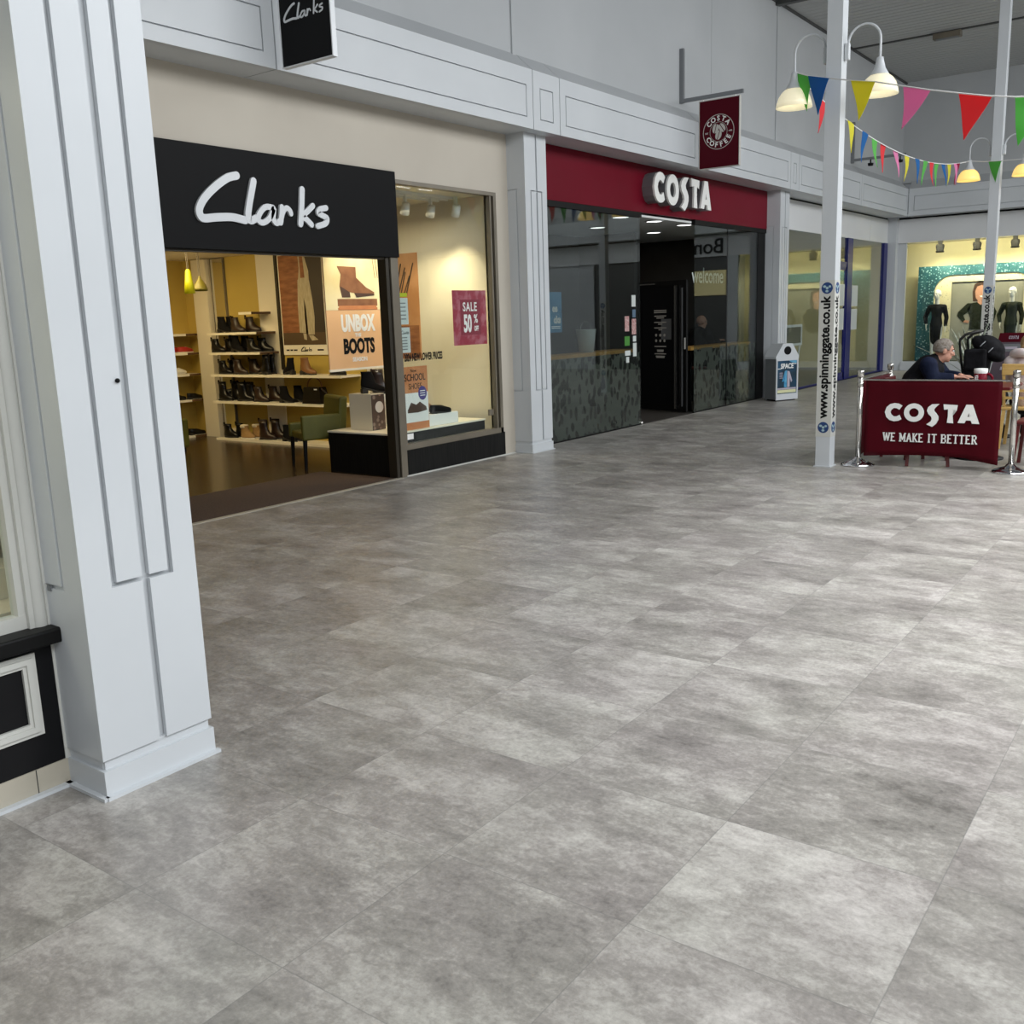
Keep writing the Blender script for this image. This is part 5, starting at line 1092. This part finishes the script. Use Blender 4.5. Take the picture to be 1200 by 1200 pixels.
def short_hair(matn, thick=.010, back=.0):
    def fn(p, c, f, k):
        s = f.cross(V((0, 0, 1))).normalized(); u = s.cross(f); R = Matrix((s, f, u)).transposed(); m = MB(); vs, fs = [], []
        n, q = 28, 12
        for i in range(q+1):
            for j in range(n):
                a = 2*pi*j/n; lim = radians(62 if cos(a-pi/2) > .5 else (98 if cos(a-pi/2) > -.2 else 122)); t = lim*i/q
                v = V(((.076+thick)*k*sin(t)*cos(a), (.095+thick)*k*sin(t)*sin(a), (.092+thick)*k*cos(t))); vs.append(c+u*.025*k-f*.012*k+R @ v)
        for i in range(q):
            for j in range(n): fs.append((i*n+j, i*n+(j+1) % n, (i+1)*n+(j+1) % n, (i+1)*n+j))
        k0 = len(vs); vs2 = [c+u*.025*k-f*.012*k+(v-(c+u*.025*k-f*.012*k))*.86 for v in vs]; fs2 = [tuple(k0+x for x in g[::-1]) for g in fs]
        rim = [((q*n+j), (q*n+(j+1) % n), k0+(q*n+(j+1) % n), k0+(q*n+j)) for j in range(n)]
        m.add(vs+vs2, fs+fs2+rim, 0, True); m.build('hair', matn, p, fix=False)
    return fn
# man at the table, leaning over his phone
seated('man in black and navy jacket leaning over the cafe table beside the mug', (10.92, 2.70, .53), (10.91, 2.53, .975), (10.93, 2.415, 1.115), (.45, -.86, -.22), (.10, -1, 0),
       [V((10.70, 2.46, .84)), V((11.15, 2.44, .84))], [V((10.78, 2.265, .856)), V((10.99, 2.25, .853))], [(.3, -1, -.05), (-.5, -1, -.05)], 'black_cloth', None, 1.0, hairfn=short_hair('grey_hair'), sleeves='navy_cloth')
# fair-haired person in the pale hooded coat
def fair(p, c, f, k):
    s = f.cross(V((0, 0, 1))).normalized(); m = MB(); m.ell(c+V((0, 0, .03))-f*.02, (.094, .10, .105)); m.ell(c-f*.07+V((0, 0, -.02)), (.075, .06, .10)); m.ell(c-f*.085+V((0, 0, .05)), (.05, .045, .05))
    remeshed(m, 'hair', 'fair_hair', p, .008, 3)
    h = MB(); sh = c-V((0, 0, .135))-f*.05
    for i in range(17):
        a = 2*pi*i/16; q = sh+s*.15*cos(a)+f*.11*sin(a)+V((0, 0, -.03*sin(a)-.005))
        if i: h.capsule(prev, .052, q, .052)
        prev = q
    remeshed(h, 'hood', 'fur', p, .012, 3)
seated('fair-haired person in a white and pink padded coat seated on the yellow wooden chair', (12.10, 1.78, .50), (12.06, 1.775, .93), (12.10, 1.775, 1.11), (.8, -.5, -.25), (1, -.1, 0),
       [V((12.22, 1.50, .72)), V((12.25, 2.0, .72))], [V((12.42, 1.62, .76)), V((12.42, 1.92, .76))], [(1, .2, 0), (1, -.2, 0)], 'fur', None, .95, hairfn=fair)
# bald man inside the coffee shop
def stubble(p, c, f, k): short_hair('dark_hair', .003)(p, c-V((0, 0, .03)), f, k*.97) if False else None
def glasses(p, c, f, k):
    s = f.cross(V((0, 0, 1))).normalized(); u = s.cross(f); m = MB()
    for q in (-1, 1):
        o = c+s*q*.034*k+f*.102*k+u*.012*k; m.tube([o+s*.024*cos(2*pi*i/14)+u*.019*sin(2*pi*i/14) for i in range(15)], .003, 6)
        m.tube([o+s*q*.024, c+s*q*.086*k-f*.01*k+u*.014*k], .003, 6)
    m.tube([c-s*.012*k+f*.106*k+u*.014*k, c+s*.012*k+f*.106*k+u*.014*k], .003, 6); m.build('glasses', 'black_satin', p)
seated('bald man in dark clothes seated behind the right coffee shop window', (16.12, 7.66, .78), (16.15, 7.66, 1.22), (16.2, 7.64, 1.415), (.85, -.5, -.1), (1, -.25, 0),
       [V((16.22, 7.46, 1.00)), V((16.26, 7.90, 1.02))], [V((16.48, 7.42, 1.085)), V((16.48, 7.75, 1.085))], [(1, -.1, .1), (1, -.2, .1)], 'black_cloth', None, 1.0, hairfn=glasses, knees_fwd=.40)
bs = thing('bar_stool', 'dark bar stool under the bald man in the coffee shop', 'stool', (16.1, 7.7, 0))
MB().lathe([(0, .60), (.17, .60), (.18, .63), (0, .65)], (16.1, 7.68, 0), 20).build('seat', 'redwood', bs)
for dx, dy in ((.12, .12), (-.12, .12), (.12, -.12), (-.12, -.12)): MB().tube([(16.1+dx*.8, 7.68+dy*.8, .61), (16.1+dx*1.4, 7.68+dy*1.4, 0)], .015, 8).build('leg', 'black_satin', bs)

# ================================================================ CAFE SEATING IN THE MALL
def stanchion(x, y, label):
    s = thing('barrier_post', label, 'barrier post', (x, y, 0), 'coffee shop barrier posts')
    MB().lathe([(0, 0), (.165, 0), (.168, .010), (.160, .022), (.10, .045), (.055, .062), (.034, .085), (0, .085)], (x, y, 0), 36).build('base', 'chrome', s)
    MB().lathe([(.0, .08), (.0265, .08), (.0265, .93), (0, .93)], (x, y, 0), 20).build('tube', 'steel', s)
    MB().lathe([(.029, .90), (.034, .905), (.034, .955), (.029, .965), (.0, .972)], (x, y, 0), 20).build('cap', 'steel', s)
    MB().lathe([(.027, .80), (.031, .803), (.031, .845), (.027, .848)], (x, y, 0), 20).build('collar', 'steel', s)
    return s
stanchion(10.05, 2.994, 'chrome barrier post at the left front corner of the red banner')
stanchion(10.138, 1.591, 'chrome barrier post at the right end of the red front banner')
stanchion(11.245, 3.03, 'chrome barrier post behind, at the far end of the left side banner')
def banner(label, a, b, z0, z1, words, sag=.03, flip=False):
    "pvc barrier banner hung between a and b, seen from the side where a is on the left"
    a, b = Vector(a), Vector(b); s = thing('barrier_banner', label, 'banner', ((a.x+b.x)/2, (a.y+b.y)/2, 0), 'coffee shop barrier banners')
    u = (b-a).normalized(); W = (b-a).length; fr = Frame((a.x, a.y, 0), u, (0, 0, 1)); n, q = 30, 14; vs, fs = [], []
    def pt(i, j, o):
        f, g = i/n, j/q; lo = z0-(.0 if f < .8 else (f-.8)*.16)+.03*sin(pi*f)*(1 if f < .8 else .4); z = lo+(z1-.012*sin(pi*f)-lo)*g
        return fr(f*W, z, .010*sin(f*7+g*2)*(1-g)+.006*sin(f*13+1)*(1-g)+o)
    for o in (.0015, -.0015):
        vs += [pt(i, j, o) for j in range(q+1) for i in range(n+1)]
    k = (n+1)*(q+1)
    for j in range(q):
        for i in range(n):
            e = (j*(n+1)+i, j*(n+1)+i+1, (j+1)*(n+1)+i+1, (j+1)*(n+1)+i); fs += [e, tuple(k+x for x in e[::-1])]
    for i in range(n): fs += [(i+1, i, k+i, k+i+1), (q*(n+1)+i, q*(n+1)+i+1, k+q*(n+1)+i+1, k+q*(n+1)+i)]
    for j in range(q): fs += [(j*(n+1), (j+1)*(n+1), k+(j+1)*(n+1), k+j*(n+1)), ((j+1)*(n+1)+n, j*(n+1)+n, k+j*(n+1)+n, k+(j+1)*(n+1)+n)]
    MB().add(vs, fs, 0, True).build('sheet', 'costa_pvc', s)
    MB().tube([fr(-.05, z1-.005), fr(W+.06, z1-.005)], .009, 8).build('top_rail', 'steel', s)
    if words:
        x0, w = W*.155, W*.70; h = .185
        bx = [(x0+w*p, x0+w*r, .458+h*c, .458+h*d) for p, r, c, d in ((0, .19, .02, 1), (.21, .425, .02, 1), (.452, .584, -.22, 1), (.625, .773, 0, .98), (.78, 1.0, 0, .98))]
        frl = Frame(fr(0, 0, .010), fr.u, fr.v); costa_word(MB(), frl, bx, -.003, .004).build('lettering', 'soft_white', s)
        slab_text(MB(), Frame(fr(x0-.005, .262, .014), fr.u, fr.v), 'WE MAKE IT BETTER', w, .085, -.004, .004).build('slogan', 'soft_white', s)
    return s
banner('red banner lettered WE MAKE IT BETTER facing the camera', (10.06, 2.94, 0), (10.11, 1.70, 0), .10, .875, True)
banner('red side banner running back from the left front barrier post', (11.20, 3.02, 0), (10.12, 2.99, 0), .12, .875, False)
ltr = [o for o in COL.objects if o.get('label') == 'red side banner running back from the left front barrier post'][0]
bx = [(.15+.80*p, .15+.80*r, .458+.185*c, .458+.185*d) for p, r, c, d in ((0, .19, .02, 1), (.21, .425, .02, 1), (.452, .584, -.22, 1), (.625, .773, 0, .98), (.78, 1.0, 0, .98))]
fl_ = Frame((10.12, 2.99, 0), (1.08, .03, 0), (0, 0, 1)); fl_.o = fl_(0, 0, .012)
costa_word(MB(), fl_, bx, -.004, .004).build('lettering', 'soft_white', ltr)

tb = thing('cafe_table', 'dark red square cafe table behind the front banner', 'table', (11.0, 2.03, 0))
MB().bbox(10.65, 11.35, 1.72, 2.36, .735, .765, .008).build('tabletop', 'redwood', tb); MB().tube([(11.0, 2.04, .735), (11.0, 2.04, .03)], .035, 14).build('column', 'black_satin', tb)
MB().lathe([(0, 0), (.24, 0), (.24, .012), (.05, .035), (0, .035)], (11.0, 2.04, 0), 24).build('base', 'black_satin', tb)
mg = thing('mug', 'big dark red mug with a white rim and white lettering on the cafe table', 'mug', (10.83, 2.03, .766))
mx, my, mz = 10.83, 2.03, .766
MB().lathe([(0, 0), (.056, 0), (.060, .01), (.062, .125), (.056, .125), (.054, .02), (0, .02)], (mx, my, mz), 28).build('body', 'costa', mg)
MB().lathe([(.0625, .125), (.065, .14), (.064, .172), (.02, .176), (0, .17)], (mx, my, mz), 28).build('foam_rim', 'soft_white', mg)
MB().tube([(mx, my-.055-.055*sin(pi*i/14), mz+.065+.055*cos(pi*i/14)) for i in range(15)], .013, 10).build('handle', 'costa', mg)
t = MB(); text(t, Frame((mx-.0615, my+.012, mz+.02), (0, 0, 1), (0, 1, 0)), 'COSTA', .04, -.004, .003, bold=.002, align='LEFT', xs=.7); t.build('lettering', 'soft_white', mg)
ph = thing('mobile_phone', 'black mobile phone in the hands of the man at the table', 'phone', (10.875, 2.15, .84)); MB().bbox(10.84, 10.91, 2.09, 2.21, .830, .840, .004).build('case', 'black_gloss', ph)

def wood_chair(x, y, rot, label, wood, back=.86, cat='chair'):
    c = thing('cafe_chair', label, cat, (0, 0, 0), 'wooden cafe chairs')
    MB().bbox(-.20, .20, -.20, .20, .425, .46, .012).build('seat', wood, c)
    for sx in (-1, 1):
        MB().bar((sx*.165, .165, .43), (sx*.20, .20, 0), .032, .032).build('leg', wood, c)
        m = MB(); m.bar((sx*.165, -.175, .43), (sx*.19, -.23, 0), .032, .032); m.bar((sx*.165, -.175, .43), (sx*.185, -.235, back), .032, .026); m.build('rear_leg', wood, c)
    MB().bbox(-.20, .20, -.246, -.222, back-.12, back, .008).build('top_rail', wood, c)
    for z in (.56, .64): MB().bar((-.17, -.205, z), (.17, -.205, z), .02, .028).build('back_slat', wood, c)
    c.location = (x, y, 0); c.rotation_euler.z = radians(rot); return c
wood_chair(10.92, 2.72, 180, 'dark red wooden chair the man in the black jacket sits on', 'redwood', .84)
wood_chair(10.44, 2.42, -75, 'dark red chair tucked behind the front banner, only its legs showing', 'redwood', .80)
wood_chair(10.62, 1.43, 0, 'dark red wooden chair partly hidden by the right barrier post', 'redwood', .80)
wood_chair(12.02, 1.80, -90, 'yellow wooden chair under the person in the pale coat', 'beech', .93)

pc = thing('pushchair', 'black pushchair parked behind the man at the table', 'pushchair', (12.35, 2.35, 0))
m = MB(); m.capsule((12.35, 2.40, .62), .13, (12.35, 2.34, .98), .12); m.capsule((12.25, 2.40, .62), .13, (12.25, 2.34, .98), .12); m.capsule((12.45, 2.40, .62), .13, (12.45, 2.34, .98), .12); m.capsule((12.30, 2.36, .60), .12, (12.30, 2.14, .52), .12); m.capsule((12.42, 2.36, .60), .12, (12.42, 2.14, .52), .12)
remeshed(m, 'seat_shell', 'black_cloth', pc, .014, 5)
rt = Matrix.Rotation(radians(38), 3, 'X'); m = MB()
m.ell((12.34, 2.25, 1.07), (.20, .215, .10), 22, 14, rot=rt); m.ell((12.34, 2.22, 1.10), (.185, .17, .10), 22, 14, rot=rt)
remeshed(m, 'hood', 'black_cloth', pc, .012, 3)
for q in (.06, -.05): MB().tube([Vector((12.34, 2.25, 1.07))+rt @ Vector((.212*cos(pi*i/14), q, .108*sin(pi*i/14)*(1-abs(q)*1.2))) for i in range(15)], .006, 6).build('hood_rib', 'grey_metal', pc)
MB().bbox(12.08, 12.14, 2.22, 2.46, .84, 1.08, .03).build('rear_pocket', 'black_cloth', pc)
for x in (12.14, 12.56):
    MB().tube([(x, 2.52, 1.18), (x, 2.50, 1.0), (x, 2.46, .75), (x, 2.15, .14)], .013, 8).build('frame_tube', 'black_satin', pc)
    MB().tube([(x, 2.42, .70), (x, 2.62, .16)], .012, 8).build('rear_strut', 'black_satin', pc)
    for y in (2.14, 2.63): MB().tube([(x-.025, y, .11), (x+.025, y, .11)], .105, 20).build('wheel', 'rubber', pc)
MB().tube([(12.14, 2.52, 1.18), (12.14, 2.46, 1.24), (12.14, 2.36, 1.27), (12.56, 2.36, 1.27), (12.56, 2.46, 1.24), (12.56, 2.52, 1.18)], .016, 8).build('handle', 'rubber', pc)

ms = thing('menu_stand', 'dark red and purple-grey menu board stand leaning beside the pale coat', 'menu stand', (12.6, 2.1, 0))
fr = Frame((12.80, 2.343, .586), (0, -1, 0), (.18, -.18, 1)); P = lambda a, b, c, d: [(a, c), (b, c), (b, d), (a, d)]
MB().prism(P(0, .27, 0, .555), fr, -.02, 0).build('board', 'screen_grey', ms); MB().prism(P(-.01, .29, .555, .665), fr, -.025, .004).build('header', 'sign_red', ms)
boxes2 = [(.10+.022*i, .118+.022*i, .59, .63) for i in range(5)]; costa_word(MB(), fr, boxes2, .0035, .006).build('header_lettering', 'pink_grey', ms)
t = MB(); t.prism(P(.10, .155, .22, .26), fr, 0, .003).prism(P(.03, .22, .47, .50), fr, -.001, .002); t.build('print', 'pink_grey', ms)
MB().prism(P(0, .27, .44, .53), fr, -.002, .0015).build('panel_strip', 'grey_metal', ms)
MB().tube([(12.86, 2.19, .62), (12.88, 2.19, .02)], .02, 10).lathe([(0, 0), (.18, 0), (.18, .015), (0, .03)], (12.88, 2.19, 0), 24).build('stand', 'black_satin', ms)

yp = thing('potted_plant', 'variegated spiky plant in a dark pot behind the pushchair', 'plant', (13.2, 2.62, 0))
MB().lathe([(0, 0), (.14, 0), (.19, .62), (.2, .66), (.18, .66), (.16, .60), (0, .60)], (13.3, 2.60, 0), 20).build('pot', 'dark_grey', yp)
random.seed(3); lv = MB()
for i in range(26):
    a = random.uniform(0, 2*pi); el = random.uniform(.7, 1.45); L = random.uniform(.55, .85); d = V((cos(a)*cos(el), sin(a)*cos(el), sin(el))); w = V((-sin(a), cos(a), 0)); vs, fs = [], []
    for j in range(7):
        t = j/6; c = V((13.3, 2.60, .66))+d*L*t+V((cos(a), sin(a), 0))*.10*t*t-V((0, 0, .10*t*t)); ww = w*(.036*(1-t**1.6)+.001); nn = w.cross(d)*.002
        vs += [c-ww, c+nn*2, c+ww, c-nn]
    for j in range(6):
        for q in range(4): fs.append((j*4+q, j*4+(q+1) % 4, (j+1)*4+(q+1) % 4, (j+1)*4+q))
    lv.add(vs, fs, 0, True)
lv.build('leaves', 'leaf', yp)

# ================================================================ FAR DRESS SHOP WINDOW
lb = thing('lit_panel', 'pale yellow glowing panel over the dark front beyond the far window', 'sign', (25.45, 1.76, 2.02))
MB().box(25.395, 25.428, .92, 2.58, 2.03, 2.69).build('panel', 'lit_yellow', lb)
bd = thing('display_backdrop', 'teal snowflake display board with a cream arch in the far dress shop window', 'backdrop', (26.1, 5.0, .2))
fr = side(26.08, 6.45, 0); W = 2.95
def arch(u0, u1, v0, v1, r, n=10):
    P = [(u0, v0)]; P += [(u0+r-r*cos(pi/2*i/n), v1-r+r*sin(pi/2*i/n)) for i in range(n+1)]; P += [(u1-r+r*sin(pi/2*i/n), v1-r+r*cos(pi/2*i/n)) for i in range(n+1)]; P.append((u1, v0)); return P
o_ = arch(.38, 2.58, .2, 2.27, .42)
tl = MB(); tl.prism([(0, .2), (0, 2.5), (1.48, 2.5)]+[p for p in [(1.48, 2.27)]+o_[::-1] if p[0] <= 1.48], fr, -.03, 0); tl.prism([(1.48, 2.5), (W, 2.5), (W, .2)]+[p for p in o_[::-1]+[(1.48, 2.27)] if p[0] >= 1.48], fr, -.03, 0)
tl.build('teal_surround', 'teal_snow', bd)
i_ = [(.78, .2), (.78, 2.10), (2.38, 2.10), (2.38, .2)]
ar = MB(); ar.prism(rect(.36, .78, .2, 2.3), fr, -.05, -.031).prism(rect(2.38, 2.6, .2, 2.3), fr, -.05, -.031).prism(rect(.78, 2.38, 2.10, 2.3), fr, -.05, -.031); ar.build('cream_arch', 'arch_cream', bd)
pw = thing('photo_panel', 'large grey photo panel of a dark-haired woman, hand on hip, inside the cream arch', 'poster', (26.14, 5.0, .2))
fr = side(26.145, 5.71, 0); MB().prism(rect(0, 1.66, .2, 2.14), fr, -.01, 0).build('backdrop_print', 'photo_grey', pw)
wm = MB()
wm.prism([(.62, 1.62), (.60, 1.85), (.64, 2.02), (.74, 2.10), (.88, 2.09), (.96, 1.98), (.98, 1.75), (.94, 1.58), (.80, 1.62)], fr, 0, .006, 2)
wm.prism([(.68, 1.70), (.66, 1.86), (.70, 1.97), (.80, 2.0), (.89, 1.96), (.91, 1.84), (.87, 1.70), (.80, 1.63), (.73, 1.64)], fr, 0, .010, 1); wm.prism([(.73, 1.68), (.87, 1.68), (.89, 1.54), (.72, 1.54)], fr, 0, .008, 1)
wm.prism([(.58, 1.58), (.72, 1.60), (.80, 1.52), (.89, 1.60), (1.06, 1.56), (1.16, 1.36), (1.10, 1.10), (1.02, 1.30), (1.0, .95), (.56, .95), (.58, 1.22), (.50, 1.42)], fr, 0, .009, 0)
wm.prism([(.58, 1.58), (.50, 1.58), (.30, 1.38), (.28, 1.28), (.42, 1.12), (.48, 1.16), (.42, 1.29), (.56, 1.40)], fr, 0, .009, 0); wm.prism([(.42, 1.13), (.54, 1.10), (.56, 1.16), (.47, 1.18)], fr, 0, .010, 1)
wm.prism([(.76, 1.75), (.85, 1.75), (.82, 1.715), (.79, 1.715)], fr, 0, .012, 3)
wm.v = [v-fr.u*.085 for v in wm.v]
wm.build('woman_print', ['dress_green', 'skin', 'dark_hair', 'soft_white'], pw)
def mannequin(x, y, z, label, dress, turn=0):
    p = thing('mannequin', label, 'mannequin', (x, y, z), 'mannequins in the dress shop window'); f = V((-1, 0, 0)); s = V((0, 1, 0)); b_ = V((x, y, z)); k = 1.0
    m = MB(); at = lambda d, u, h: b_+s*d+f*u+V((0, 0, h)); head_shapes(m, at(0, .02, 1.59), (-1, turn, 0), 1.04)
    m.capsule(at(0, 0, 1.34), .056, at(0, .01, 1.53), .052); m.capsule(at(0, 0, 1.22), .11, at(0, 0, 1.02), .085); m.capsule(at(0, 0, .98), .085, at(0, 0, .85), .12)
    for q in (-1, 1):
        m.capsule(at(0, 0, 1.31), .06, at(q*.165, 0, 1.29), .048)
        el = at(q*.27, -.04, 1.06) if q > 0 else at(q*.23, 0, 1.04); wr = at(q*.22, .06, .88) if q > 0 else at(q*.22, .05, .82)
        m.capsule(at(q*.165, 0, 1.29), .046, el, .036); m.capsule(el, .035, wr, .024); hand(m, wr, (0, 0, -1), (0, -q, 0), .9, .3, 1)
        m.capsule(at(q*.075, 0, .84), .085, at(q*.075, .01, .46), .055); m.capsule(at(q*.075, .01, .46), .052, at(q*.075, 0, .10), .034); m.capsule(at(q*.075, -.02, .05), .035, at(q*.08, .13, .035), .03)
    remeshed(m, 'body', 'skin_pale', p, .009, 3)
    d = MB(); d.capsule(at(0, 0, 1.24), .135, at(0, 0, 1.05), .115); d.capsule(at(0, 0, 1.05), .115, at(0, 0, .84), .155); d.capsule(at(0, 0, .86), .15, at(0, 0, .50), .125)
    for q in (-1, 1):
        el = at(q*.27, -.04, 1.06) if q > 0 else at(q*.23, 0, 1.04); wr = at(q*.22, .06, .88) if q > 0 else at(q*.22, .05, .82)
        d.capsule(at(0, 0, 1.29), .085, at(q*.165, 0, 1.29), .066); d.capsule(at(q*.165, 0, 1.29), .062, el, .052); d.capsule(el, .052, el.lerp(wr, .85), .040)
    remeshed(d, 'dress', dress, p, .011, 4)
    MB().lathe([(0, 0), (.17, 0), (.17, .012), (0, .018)], (x, y, z), 24).build('stand', 'steel', p); return p
mannequin(25.75, 5.90, .22, 'white mannequin in a black skirt outfit left of the photo panel', 'black_outfit', .2)
mannequin(25.75, 4.25, .22, 'white mannequin in a dark green dress beside the farther post', 'dress_green', .3)
for i, y in enumerate((5.87, 5.05, 4.24, 3.42)):
    s = thing('track_spotlight', 'black spotlight at the top of the far dress shop window, %s' % ('above the first mannequin', 'above the photo panel', 'right of the farther post', 'beyond the frame')[i], 'spotlight', (25.62, y, 3.0), 'dress shop spotlights')
    MB().box(25.60, 25.64, y-.05, y+.05, 2.99, 3.08).build('mount', 'black_satin', s)
    m = MB().lathe([(0, .08), (.085, .07), (.10, .02), (.08, -.08), (.10, -.09), (.085, -.12), (0, -.10)], (25.62, y, 2.92), 16); m.build('head', 'black_satin', s)
    spot('display_spot', (25.66, y, 2.74), (26.2, y-.1, 1.5), 60, (1, .88, .56), 140)
ez = thing('easel_sign', 'white-framed dark sign board on legs just inside the left dress shop window', 'sign', (19.8, 7.35, 0))
fr = front(19.3, 7.3, 0); m = MB(); box_ring(m, fr, 0, 1.0, .84, 1.27, .05, -.02, .012); m.build('frame', 'white', ez); MB().prism(rect(.05, .95, .89, 1.22), fr, -.02, 0).build('board', 'dark_grey', ez)
for x in (19.35, 20.25): MB().tube([(x, 7.32, .84), (x, 7.42, 0)], .02, 8).build('leg', 'white', ez)
for k in PROTO:
    if k not in used: raise RuntimeError(k)
